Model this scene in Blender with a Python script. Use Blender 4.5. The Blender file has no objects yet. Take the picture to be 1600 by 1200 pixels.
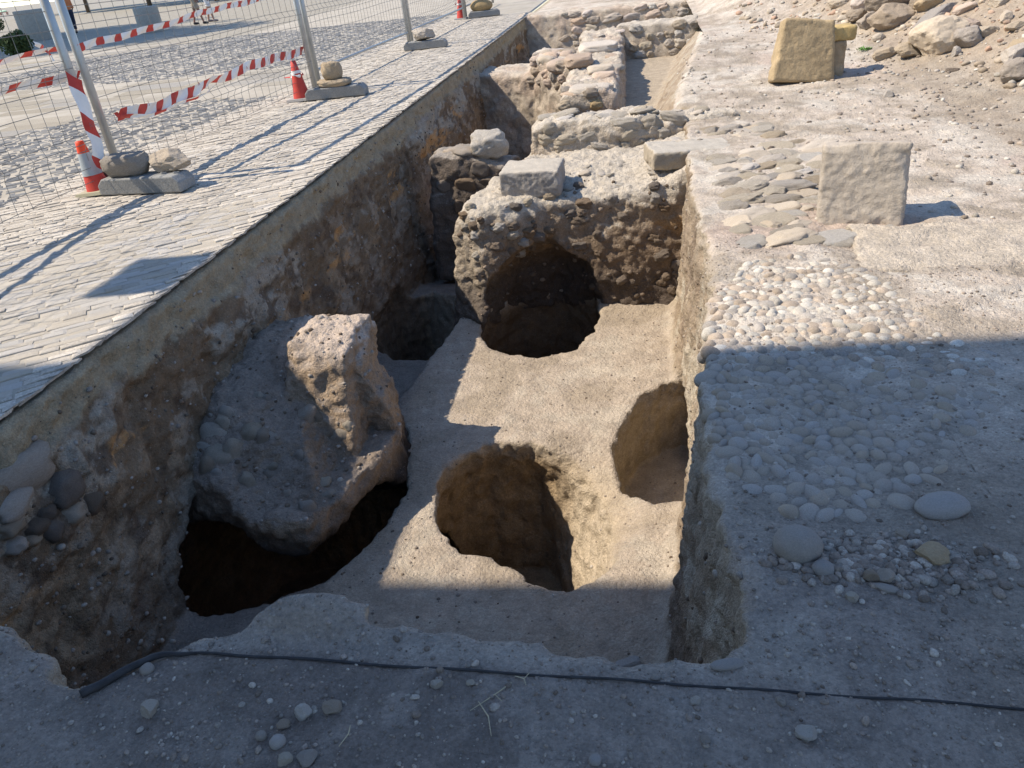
import bpy, math, random
import numpy as np
from mathutils import Vector, Matrix, noise as mnoise
SC = bpy.context.scene
COL = SC.collection
RAD = math.radians

# ------------------------------------------------------------------ camera, light, exposure
CAM_Z = 1.5
CR = np.array([[0.98450918, -0.01752674, -0.17445485],
               [0.14198688, -0.50405343, 0.85192128],
               [-0.10286597, -0.86349462, -0.49375665]])   # columns: right, down, forward
cam_d = bpy.data.cameras.new('camera'); cam = bpy.data.objects.new('camera', cam_d); COL.objects.link(cam)
cam_d.sensor_width = 36.0; cam_d.lens = 27.0; cam_d.clip_start = 0.05; cam_d.clip_end = 2000
cam.matrix_world = Matrix([[CR[0, 0], -CR[0, 1], -CR[0, 2], 0], [CR[1, 0], -CR[1, 1], -CR[1, 2], 0],
                           [CR[2, 0], -CR[2, 1], -CR[2, 2], CAM_Z], [0, 0, 0, 1]])
SC.camera = cam
SUN_EL, SUN_AZ = 51.0, 6.0         # light travels towards +x, turned SUN_AZ towards +y
world = bpy.data.worlds.new('World'); SC.world = world; world.use_nodes = True
wn = world.node_tree.nodes; wl = world.node_tree.links
sky = wn.new('ShaderNodeTexSky'); sky.sky_type = 'NISHITA'; sky.sun_disc = False
sky.sun_elevation = RAD(SUN_EL); sky.sun_rotation = RAD(270 - SUN_AZ)
sky.altitude = 600; sky.air_density = 1.0; sky.dust_density = 0.2; sky.ozone_density = 3.5
bg = wn['Background']; bg.inputs['Strength'].default_value = 0.15
wl.new(sky.outputs[0], bg.inputs['Color'])
sun_d = bpy.data.lights.new('sun', 'SUN'); sun_d.energy = 4.0; sun_d.angle = RAD(0.53); sun_d.color = (1.0, 0.89, 0.74)
sun = bpy.data.objects.new('sun', sun_d); COL.objects.link(sun)
ld = Vector((math.cos(RAD(SUN_AZ)) * math.cos(RAD(SUN_EL)), math.sin(RAD(SUN_AZ)) * math.cos(RAD(SUN_EL)), -math.sin(RAD(SUN_EL))))
sun.rotation_euler = ld.to_track_quat('-Z', 'Y').to_euler()
SC.view_settings.view_transform = 'Standard'; SC.view_settings.look = 'None'
SC.view_settings.exposure = 0.84; SC.view_settings.gamma = 1.0
SC.cycles.max_bounces = 6; SC.cycles.diffuse_bounces = 4

# ------------------------------------------------------------------ helpers
def tag(o, label=None, cat=None, group=None, kind=None):
    if label: o['label'] = label
    if cat: o['category'] = cat
    if group: o['group'] = group
    if kind: o['kind'] = kind
    return o

def link(o, parent=None):
    COL.objects.link(o)
    if parent: o.parent = parent
    return o

def empty(name, loc=(0, 0, 0), rz=0.0):
    o = bpy.data.objects.new(name, None); o.empty_display_size = 0.1
    o.location = loc; o.rotation_euler = (0, 0, rz); return link(o)

def mesh_np(name, V, F, mat=None, col=None, smooth=True, mats=None, mi=None):
    """V (n,3); F = list of face arrays, each (m,k)"""
    if isinstance(F, np.ndarray): F = [F]
    V = np.asarray(V, np.float32)
    m = bpy.data.meshes.new(name)
    m.vertices.add(len(V)); m.vertices.foreach_set('co', V.ravel())
    nl = sum(f.size for f in F); npoly = sum(len(f) for f in F)
    m.loops.add(nl); m.loops.foreach_set('vertex_index', np.concatenate([np.asarray(f, np.int32).ravel() for f in F]))
    m.polygons.add(npoly)
    tot = np.concatenate([np.full(len(f), f.shape[1], np.int32) for f in F])
    m.polygons.foreach_set('loop_start', (np.cumsum(tot) - tot).astype(np.int32))
    if mi is not None: m.polygons.foreach_set('material_index', np.asarray(mi, np.int32))
    m.update(calc_edges=True)
    m.polygons.foreach_set('use_smooth', np.full(npoly, smooth, bool))
    if col is not None:
        a = m.color_attributes.new('Col', 'FLOAT_COLOR', 'POINT')
        c = np.ones((len(V), 4), np.float32); c[:, :3] = col; a.data.foreach_set('color', c.ravel())
    for mm in (mats or ([mat] if mat else [])): m.materials.append(mm)
    return m

def obj(name, me, parent=None, loc=None, rot=None, scale=None):
    o = bpy.data.objects.new(name, me)
    if loc is not None: o.location = loc
    if rot is not None: o.rotation_euler = rot
    if scale is not None: o.scale = scale
    return link(o, parent)

class Geo:
    """collects simple solids, builds ONE mesh"""
    def __init__(s): s.V = []; s.F = {3: [], 4: []}; s.n = 0; s.M = {3: [], 4: []}
    def add(s, V, F, m=0):
        F = np.asarray(F); s.V.append(np.asarray(V, float)); s.F[F.shape[1]].append(F + s.n); s.M[F.shape[1]].append(np.full(len(F), m)); s.n += len(V)
    def box(s, c, d, rz=0.0, taper=1.0, m=0):
        x, y, z = [v / 2 for v in d]
        P = np.array([[-x, -y, -z], [x, -y, -z], [x, y, -z], [-x, y, -z], [-x * taper, -y * taper, z], [x * taper, -y * taper, z], [x * taper, y * taper, z], [-x * taper, y * taper, z]])
        ca, sa = math.cos(rz), math.sin(rz)
        P = P @ np.array([[ca, sa, 0], [-sa, ca, 0], [0, 0, 1]]) + np.array(c)
        s.add(P, [[0, 3, 2, 1], [4, 5, 6, 7], [0, 1, 5, 4], [1, 2, 6, 5], [2, 3, 7, 6], [3, 0, 4, 7]], m)
    def tube(s, pts, r, n=8, m=0):
        pts = np.asarray(pts, float); k = len(pts)
        r = np.full(k, r) if np.isscalar(r) else np.asarray(r)
        t = np.gradient(pts, axis=0); t /= np.linalg.norm(t, axis=1)[:, None] + 1e-9
        up = np.array([0, 0, 1.0]) if abs(t[0][2]) < .9 else np.array([1.0, 0, 0])
        a = np.cross(t, up); a /= np.linalg.norm(a, axis=1)[:, None] + 1e-9; b = np.cross(a, t)
        th = np.arange(n) * 2 * np.pi / n
        V = pts[:, None] + r[:, None, None] * (np.cos(th)[None, :, None] * a[:, None] + np.sin(th)[None, :, None] * b[:, None])
        V = V.reshape(-1, 3); i = np.arange(k - 1)[:, None] * n; j = np.arange(n)[None]; j2 = (j + 1) % n
        F = np.stack([i + j, i + j2, i + n + j2, i + n + j], -1).reshape(-1, 4)
        V = np.vstack([V, pts[0], pts[-1]])
        s.add(V, F, m)
        e = k * n; jj = np.arange(n); j3 = (jj + 1) % n; base = s.n - len(V)
        s.F[3].append(np.stack([np.full(n, e), j3, jj], -1) + base); s.M[3].append(np.full(n, m))
        s.F[3].append(np.stack([np.full(n, e + 1), (k - 1) * n + jj, (k - 1) * n + j3], -1) + base); s.M[3].append(np.full(n, m))
    def lathe(s, prof, c=(0, 0, 0), n=20, m=0):
        prof = np.asarray(prof, float); k = len(prof); th = np.arange(n) * 2 * np.pi / n
        V = np.stack([prof[:, 0][:, None] * np.cos(th), prof[:, 0][:, None] * np.sin(th), np.repeat(prof[:, 1][:, None], n, 1)], -1).reshape(-1, 3) + np.array(c)
        i = np.arange(k - 1)[:, None] * n; j = np.arange(n)[None]; j2 = (j + 1) % n
        s.add(V, np.stack([i + j, i + j2, i + n + j2, i + n + j], -1).reshape(-1, 4), m)
    def mesh(s, name, mat=None, smooth=False, mats=None):
        F = [np.concatenate(s.F[k]) for k in (3, 4) if s.F[k]]; M = np.concatenate([np.concatenate(s.M[k]) for k in (3, 4) if s.F[k]])
        return mesh_np(name, np.concatenate(s.V), F, mat, None, smooth, mats, M if mats else None)

# ---- value noise, tileable
_rs = np.random.RandomState(7); _L = _rs.rand(64, 64, 64).astype(np.float32) * 2 - 1; _Lf = _L.ravel()
_ROT = np.array([[.81, -.5, .3], [.45, .86, .22], [-.37, -.04, .93]], np.float32)
def vnoise(P, s):
    """P (...,3) -> -1..1 ; s = feature size"""
    Q = (P.astype(np.float32) @ _ROT) / np.float32(s) + np.float32(1000.0)
    I = np.floor(Q).astype(np.int32); f = (Q - I).astype(np.float32); f = f * f * (3 - 2 * f)
    I0 = I & 63; I1 = (I + 1) & 63
    out = 0
    for dx in (0, 1):
        ix = (I1 if dx else I0)[..., 0] << 12; wx = f[..., 0] if dx else 1 - f[..., 0]
        for dy in (0, 1):
            iy = ix + ((I1 if dy else I0)[..., 1] << 6); wy = wx * (f[..., 1] if dy else 1 - f[..., 1])
            for dz in (0, 1):
                out = out + _Lf[iy + (I1 if dz else I0)[..., 2]] * (wy * (f[..., 2] if dz else 1 - f[..., 2]))
    return out
def fbm(P, s, o=3, g=.5):
    a = 1.0; r = 0; t = 0
    for i in range(o):
        r = r + a * vnoise(P + 17.3 * i, s); t += a; P = P @ _ROT; a *= g; s *= .48
    return r / t
def sst(x, a, b):
    t = np.clip((x - a) / (b - a), 0, 1); return t * t * (3 - 2 * t)
def mix(a, b, t): return a + (b - a) * t
def col3(base, n): return np.repeat(np.array(base, np.float32)[None], n, 0)

def poly_sd(P, X, Y):
    """signed distance to polygon, negative inside"""
    P = np.asarray(P, float); d = np.full(X.shape, 1e9); ins = np.zeros(X.shape, bool)
    for (x0, y0), (x1, y1) in zip(P, np.roll(P, -1, 0)):
        ex, ey = x1 - x0, y1 - y0
        t = np.clip(((X - x0) * ex + (Y - y0) * ey) / (ex * ex + ey * ey + 1e-12), 0, 1)
        d = np.minimum(d, (X - x0 - t * ex) ** 2 + (Y - y0 - t * ey) ** 2)
        c = ((y0 > Y) != (y1 > Y))
        if abs(ey) > 1e-9: ins ^= c & (X < (x0 + (Y - y0) * ex / ey))
    d = np.sqrt(d); return np.where(ins, -d, d).astype(np.float32)

def smax(a, b, k):
    h = np.maximum(k - np.abs(a - b), 0) / k; return np.maximum(a, b) + h * h * k * .25
def smin(a, b, k): return -smax(-a, -b, k)

def nets(V, xs, ys, zs):
    S = V < 0
    c = np.zeros(tuple(n - 1 for n in V.shape), np.uint8)
    sl = (slice(0, -1), slice(1, None))
    for a in (0, 1):
        for b in (0, 1):
            for d in (0, 1): c += S[sl[a], sl[b], sl[d]]
    act = (c > 0) & (c < 8); I, J, K = np.nonzero(act); n = len(I)
    idx = np.full(act.shape, -1, np.int32); idx[act] = np.arange(n, dtype=np.int32)
    acc = np.zeros((n, 3), np.float32); cnt = np.zeros(n, np.float32)
    for ax in range(3):
        o = [a for a in range(3) if a != ax]
        for p in (0, 1):
            for q in (0, 1):
                off0 = [0, 0, 0]; off0[o[0]] = p; off0[o[1]] = q; off1 = list(off0); off1[ax] = 1
                a = V[I + off0[0], J + off0[1], K + off0[2]]; b = V[I + off1[0], J + off1[1], K + off1[2]]
                m = (a < 0) != (b < 0); t = np.where(m, a / np.where(m, a - b, 1), 0)
                pos = np.array(off0, np.float32)[None].repeat(n, 0); pos[:, ax] += t
                acc += pos * m[:, None]; cnt += m
    pos = acc / cnt[:, None] + np.stack([I, J, K], -1)
    W = np.stack([np.interp(pos[:, i], np.arange(len(g)), g) for i, g in enumerate((xs, ys, zs))], -1)
    Fs = []
    for ax in range(3):
        sA = [slice(1, -1)] * 3; sB = [slice(1, -1)] * 3; sA[ax] = slice(0, -1); sB[ax] = slice(1, None)
        A = S[tuple(sA)]; B = S[tuple(sB)]; E = np.nonzero(A != B)
        g = list(E); u, v = (ax + 1) % 3, (ax + 2) % 3
        base = [g[0], g[1], g[2]]
        def cell(du, dv):
            k = list(base); k[u] = base[u] + du; k[v] = base[v] + dv
            return idx[k[0], k[1], k[2]]
        q = np.stack([cell(0, 0), cell(1, 0), cell(1, 1), cell(0, 1)], -1)
        fl = ~A[E]; q[fl] = q[fl][:, ::-1]
        Fs.append(q[(q >= 0).all(1)])
    return W, np.concatenate(Fs)

def vnormals(V, F):
    p = V[F]; n = np.cross(p[:, 2] - p[:, 0], p[:, 3] - p[:, 1]) if F.shape[1] == 4 else np.cross(p[:, 1] - p[:, 0], p[:, 2] - p[:, 0])
    N = np.zeros_like(V)
    for i in range(3):
        for k in range(F.shape[1]): N[:, i] += np.bincount(F[:, k], n[:, i], len(V))
    return N / (np.linalg.norm(N, axis=1)[:, None] + 1e-12)

# ------------------------------------------------------------------ materials
def nmat(name):
    m = bpy.data.materials.new(name); m.use_nodes = True; nt = m.node_tree; b = nt.nodes['Principled BSDF']
    b.inputs['Specular IOR Level'].default_value = .25
    return m, nt, b
def N(nt, t, **k):
    n = nt.nodes.new(t)
    for a, v in k.items():
        if a.startswith('i_'):
            n.inputs[int(a[2:]) if a[2:].isdigit() else a[2:].replace('_', ' ')].default_value = v
        else: setattr(n, a, v)
    return n
def L(nt, a, b): nt.links.new(a, b)
def earthy(name, base=None, scale=1.0, bump=.6, speck=.35, var=.25, rough=.95, objrand=0.0, vcol=True, dist=.012, spec_col=(.55, .5, .43), coord='Object', grit=.16):
    """grainy earth or stone: albedo from the mesh's own colours (or base), fine grain, grit and relief"""
    m, nt, b = nmat(name); b.inputs['Roughness'].default_value = rough
    if coord == 'Object' and not objrand: geo = N(nt, 'ShaderNodeNewGeometry').outputs['Position']
    else: geo = N(nt, 'ShaderNodeTexCoord').outputs['Object']
    if vcol: c = N(nt, 'ShaderNodeVertexColor', layer_name='Col').outputs['Color']
    else: c = N(nt, 'ShaderNodeRGB'); c.outputs[0].default_value = (*base, 1); c = c.outputs[0]
    n1 = N(nt, 'ShaderNodeTexNoise', i_Scale=9 * scale, i_Detail=8.0, i_Roughness=.68); L(nt, geo, n1.inputs['Vector'])
    n2 = N(nt, 'ShaderNodeTexNoise', i_Scale=75 * scale, i_Detail=5.0, i_Roughness=.75); L(nt, geo, n2.inputs['Vector'])
    r = N(nt, 'ShaderNodeMapRange', i_1=.25, i_2=.75, i_3=1 - var, i_4=1 + var); L(nt, n1.outputs['Fac'], r.inputs[0])
    r2 = N(nt, 'ShaderNodeMapRange', i_1=.3, i_2=.7, i_3=1 - var * .8, i_4=1 + var * .8); L(nt, n2.outputs['Fac'], r2.inputs[0])
    mu = N(nt, 'ShaderNodeMath', operation='MULTIPLY'); L(nt, r.outputs[0], mu.inputs[0]); L(nt, r2.outputs[0], mu.inputs[1])
    fac = mu.outputs[0]
    if objrand:
        oi = N(nt, 'ShaderNodeObjectInfo'); ro = N(nt, 'ShaderNodeMapRange', i_1=0, i_2=1, i_3=1 - objrand, i_4=1 + objrand); L(nt, oi.outputs['Random'], ro.inputs[0])
        m2 = N(nt, 'ShaderNodeMath', operation='MULTIPLY'); L(nt, fac, m2.inputs[0]); L(nt, ro.outputs[0], m2.inputs[1]); fac = m2.outputs[0]
    cm = N(nt, 'ShaderNodeVectorMath', operation='SCALE'); L(nt, c, cm.inputs[0]); L(nt, fac, cm.inputs['Scale'])
    out = cm.outputs[0]
    if objrand:
        # small hue drift per stone
        wn_ = N(nt, 'ShaderNodeTexWhiteNoise', noise_dimensions='1D'); L(nt, oi.outputs['Random'], wn_.inputs['W'])
        hs = N(nt, 'ShaderNodeHueSaturation'); mr = N(nt, 'ShaderNodeMapRange', i_1=0, i_2=1, i_3=.6, i_4=1.25); L(nt, wn_.outputs['Value'], mr.inputs[0]); L(nt, mr.outputs[0], hs.inputs['Saturation']); L(nt, out, hs.inputs['Color']); out = hs.outputs[0]
    vo = N(nt, 'ShaderNodeTexVoronoi', i_Scale=42 * scale); L(nt, geo, vo.inputs['Vector'])
    n3 = N(nt, 'ShaderNodeTexNoise', i_Scale=4 * scale, i_Detail=3.0); L(nt, geo, n3.inputs['Vector'])
    th = N(nt, 'ShaderNodeMapRange', i_1=.4, i_2=.65, i_3=.0, i_4=.17); L(nt, n3.outputs['Fac'], th.inputs[0])
    lt = N(nt, 'ShaderNodeMath', operation='LESS_THAN'); L(nt, vo.outputs['Distance'], lt.inputs[0]); L(nt, th.outputs[0], lt.inputs[1])
    sp = N(nt, 'ShaderNodeMath', operation='MULTIPLY', i_1=speck); L(nt, lt.outputs[0], sp.inputs[0])
    mx = N(nt, 'ShaderNodeMixRGB'); L(nt, sp.outputs[0], mx.inputs['Fac']); L(nt, out, mx.inputs['Color1']); mx.inputs['Color2'].default_value = (*spec_col, 1)
    L(nt, mx.outputs[0], b.inputs['Base Color'])
    v2 = N(nt, 'ShaderNodeTexVoronoi', i_Scale=150 * scale); L(nt, geo, v2.inputs['Vector'])
    sx = N(nt, 'ShaderNodeSeparateColor'); L(nt, v2.outputs['Color'], sx.inputs[0])
    gr = N(nt, 'ShaderNodeMapRange', i_1=0, i_2=1, i_3=1 - grit, i_4=1 + grit); L(nt, sx.outputs[0], gr.inputs[0])
    gs = N(nt, 'ShaderNodeVectorMath', operation='SCALE'); L(nt, mx.outputs[0], gs.inputs[0]); L(nt, gr.outputs[0], gs.inputs['Scale']); L(nt, gs.outputs[0], b.inputs['Base Color'])
    # relief
    n4 = N(nt, 'ShaderNodeTexNoise', i_Scale=26 * scale, i_Detail=9.0, i_Roughness=.7); L(nt, geo, n4.inputs['Vector'])
    ad0 = N(nt, 'ShaderNodeMath', operation='MULTIPLY_ADD', i_1=-.35); L(nt, vo.outputs['Distance'], ad0.inputs[0]); L(nt, n4.outputs['Fac'], ad0.inputs[2])
    ad = N(nt, 'ShaderNodeMath', operation='MULTIPLY_ADD', i_1=-.22); L(nt, v2.outputs['Distance'], ad.inputs[0]); L(nt, ad0.outputs[0], ad.inputs[2])
    bp = N(nt, 'ShaderNodeBump', i_Strength=bump, i_Distance=dist); L(nt, ad.outputs[0], bp.inputs['Height']); L(nt, bp.outputs[0], b.inputs['Normal'])
    return m
def plain(name, base, rough=.6, metal=0.0, var=.12, scale=14.0, bump=.1):
    m, nt, b = nmat(name); b.inputs['Roughness'].default_value = rough; b.inputs['Metallic'].default_value = metal
    tc = N(nt, 'ShaderNodeTexCoord').outputs['Object']
    n1 = N(nt, 'ShaderNodeTexNoise', i_Scale=scale, i_Detail=6.0, i_Roughness=.65); L(nt, tc, n1.inputs['Vector'])
    r = N(nt, 'ShaderNodeMapRange', i_1=.25, i_2=.75, i_3=1 - var, i_4=1 + var); L(nt, n1.outputs['Fac'], r.inputs[0])
    cm = N(nt, 'ShaderNodeVectorMath', operation='SCALE'); cm.inputs[0].default_value = base; L(nt, r.outputs[0], cm.inputs['Scale'])
    L(nt, cm.outputs[0], b.inputs['Base Color'])
    bp = N(nt, 'ShaderNodeBump', i_Strength=bump, i_Distance=.005); L(nt, n1.outputs['Fac'], bp.inputs['Height']); L(nt, bp.outputs[0], b.inputs['Normal'])
    return m
M_soil = earthy('soil', bump=.9, dist=.022, var=.28, grit=.12, speck=.26)
M_lime = earthy('limestone', (.43, .37, .295), scale=1.4, bump=.5, speck=.12, var=.16, objrand=.14, vcol=False)
M_rubb = earthy('rubble_stone', (.35, .29, .225), scale=1.3, bump=.7, speck=.15, var=.22, objrand=.16, vcol=False)
M_cobb = earthy('river_cobble', (.36, .31, .25), scale=1.4, bump=.45, speck=.08, var=.28, rough=.95, objrand=.07, vcol=False)
M_brown = earthy('brown_lump', (.215, .165, .12), scale=1.2, bump=.9, speck=.2, var=.25, objrand=.18, vcol=False)
M_sett = earthy('pale_sett', (.425, .385, .325), scale=1.6, bump=.5, speck=.1, var=.12, objrand=.10, vcol=False)
M_pink = earthy('pink_mortar_stone', (.42, .335, .265), scale=1.4, bump=.5, speck=.15, var=.2, objrand=.2, vcol=False)
M_ochre = earthy('ochre_stone', (.35, .26, .15), scale=1.0, bump=.5, speck=.15, var=.22, objrand=.1, vcol=False)
M_dust = earthy('dusty_stone', (.46, .405, .325), scale=1.2, bump=.9, speck=.2, var=.26, objrand=.10, vcol=False)
M_dustbr = earthy('dusty_brown_stone', (.385, .325, .25), scale=1.2, bump=.9, speck=.2, var=.26, objrand=.12, vcol=False)
M_block = earthy('dressed_stone', bump=.5, var=.17, grit=.06, speck=.1, scale=1.0, dist=.012)
M_grav = earthy('grit', bump=.3, speck=.0, var=.2, scale=2)

# ------------------------------------------------------------------ lie of the land
_gy = [-60, 0, 1.3, 2.5, 4, 6, 8, 12, 16, 20, 60]; _gz = [0, 0, -.01, -.06, -.11, -.19, -.24, -.12, -.03, 0, 0]
def g_right(X, Y):
    g = np.interp(Y, _gy, _gz)
    g = g * sst(X, -.6, .2)
    s = (X - 2.75) * .98 + (Y - 11.0) * .18; sp = np.log1p(np.exp(np.clip(s * 5, -30, 30))) / 5
    s2 = (Y - 14.2) * .95 + (X - 2.0) * .3; sp2 = np.log1p(np.exp(np.clip(s2 * 4, -30, 30))) / 4
    h = np.maximum(.52 * sp, .38 * sp2 * sst(X, 1.0, 2.6))
    g = g + np.minimum(h, 2.6)
    P = np.stack([X, Y, np.zeros_like(X)], -1)
    g = g + .022 * fbm(P, .9, 3) * sst(Y, .2, 2.4) + .02 * vnoise(P, .35) * sst(s, 0, .5)
    D0 = np.abs(vnoise(P * np.array([.8, 1, 1]) + 3, .4)); g = g - .022 * (1 - sst(D0, .0, .22)) * sst(fbm(P + 8, .9, 2), -.1, .3) * sst(Y, 2.0, 3.5) * (1 - sst(Y, 12, 15)) + .014 * sst(fbm(P + 40, .4, 4), .02, .12) * sst(Y, 2.4, 3.4)
    # low swell of trodden spoil in front of the pit
    g = g + .065 * np.exp(-(((X + .9) / .2) ** 2 + ((Y - 1.38) / .06) ** 2)) + .03 * np.exp(-(((X + 1.72) / .1) ** 2 + ((Y - 1.24) / .08) ** 2))
    return g
RIM = [(-3.6, 1.42), (-2.6, 1.40), (-2.05, 1.38), (-1.79, 1.29), (-1.69, 1.25), (-1.60, 1.19), (-1.55, 1.12), (-1.47, 1.11), (-1.39, 1.13), (-1.30, 1.20), (-1.19, 1.26), (-1.1, 1.29), (-1.04, 1.37), (-.97, 1.41), (-.86, 1.42),
       (-.77, 1.39), (-.70, 1.34), (-.60, 1.335), (-.5, 1.33), (-.43, 1.31), (-.26, 1.29), (-.09, 1.265), (.06, 1.29), (.15, 1.31), (.22, 1.38)]
TRENCH = [(-2.72, 1.42)] + RIM[2:] + [(.26, 1.57), (.22, 1.73), (.2, 2.0), (.205, 2.4), (.24, 2.87), (.29, 3.4), (.36, 3.9), (.365, 4.5), (.35, 5.2), (.37, 6.0), (.39, 6.8), (.42, 7.6), (.45, 8.4),
          (.62, 8.8), (.66, 10.2), (.80, 11.6), (.98, 13.4), (1.2, 15.6), (1.3, 16.6), (1.4, 20.0), (-2.74, 20.0), (-2.72, 14), (-2.7, 10), (-2.69, 6), (-2.69, 4), (-2.69, 2.6)]
ROOM = [(-.7, 8.4), (.9, 8.4), (.9, 16.2), (-.7, 16.2)]
LOW = [(-2.9, 4.3), (-1.66, 4.2), (-1.75, 4.55), (-1.97, 4.8), (-1.9, 5.2), (-1.84, 5.7), (-1.78, 6.2), (-1.74, 6.7), (-1.6, 7.2), (-1.4, 8.6), (-2.9, 8.6)]
PIT1 = [(-1.33, 3.67), (-1.36, 3.9), (-1.34, 4.07), (-1.25, 4.22), (-1.12, 4.33), (-.81, 4.37), (-.5, 4.25), (-.3, 4.01), (-.17, 3.62), (-.2, 3.24), (-.3, 3.05), (-.45, 2.96), (-.64, 3.02), (-.77, 3.14), (-1.09, 3.26), (-1.25, 3.45)]
PIT2 = [(-1.49, 6.11), (-1.38, 5.85), (-1.15, 5.69), (-.91, 5.63), (-.59, 5.75), (-.45, 6.11), (-.40, 6.5), (-.5, 6.95), (-.85, 7.12), (-1.25, 7.0), (-1.5, 6.6)]
PIT3 = [(.3, 5.2), (.12, 5.14), (-.04, 4.98), (-.13, 4.78), (-.23, 4.37), (-.22, 4.1), (-.16, 3.94), (.03, 3.72), (.3, 3.72)]
PIT4 = [(-1.66, 4.15), (-1.58, 3.8), (-1.61, 3.48), (-1.72, 3.2), (-1.85, 2.98), (-2.1, 2.82), (-2.38, 2.72), (-2.75, 2.72), (-2.98, 3.1), (-3.02, 3.7), (-2.8, 4.25), (-2.3, 4.4), (-1.9, 4.36)]
PIT5 = [(-2.3, 5.96), (-1.8, 5.95), (-1.72, 6.5), (-1.85, 7.3), (-2.3, 7.55), (-2.62, 7.2), (-2.62, 6.3)]

def pit_air(dp, z, kind, rgt=0.0):
    if kind == 1: return np.maximum(np.maximum(dp + np.where(z > -1.5, (z + 1.5) * -.9, np.clip((z + 1.5) * .22, -.1, 0)) + rgt * np.clip(-1.5 - z, 0, 1.4), -2.75 - z), z + 1.40)
    if kind == 2: return np.maximum(np.maximum(dp + np.where(z > -1.5, (z + 1.5) * .2 + np.maximum(z + 1.12, 0) * 1.1, (z + 1.5) * .12), -2.5 - z), z + .3)
    if kind == 3: return np.maximum(np.maximum(dp - np.where(z > -1.5, (z + 1.5) * .5, (z + 1.5) * -.06), -2.15 - z), z + 1.38)
    if kind == 4: return np.maximum(np.maximum(dp + np.where(z > -1.5, (z + 1.5) * .9, np.clip((z + 1.5) * .3, -.25, 0)), -2.9 - z), z + 1.05)
    return np.maximum(np.maximum(dp + np.where(z > -1.55, (z + 1.55) * .6, 0), -2.6 - z), z + 1.3)

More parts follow.
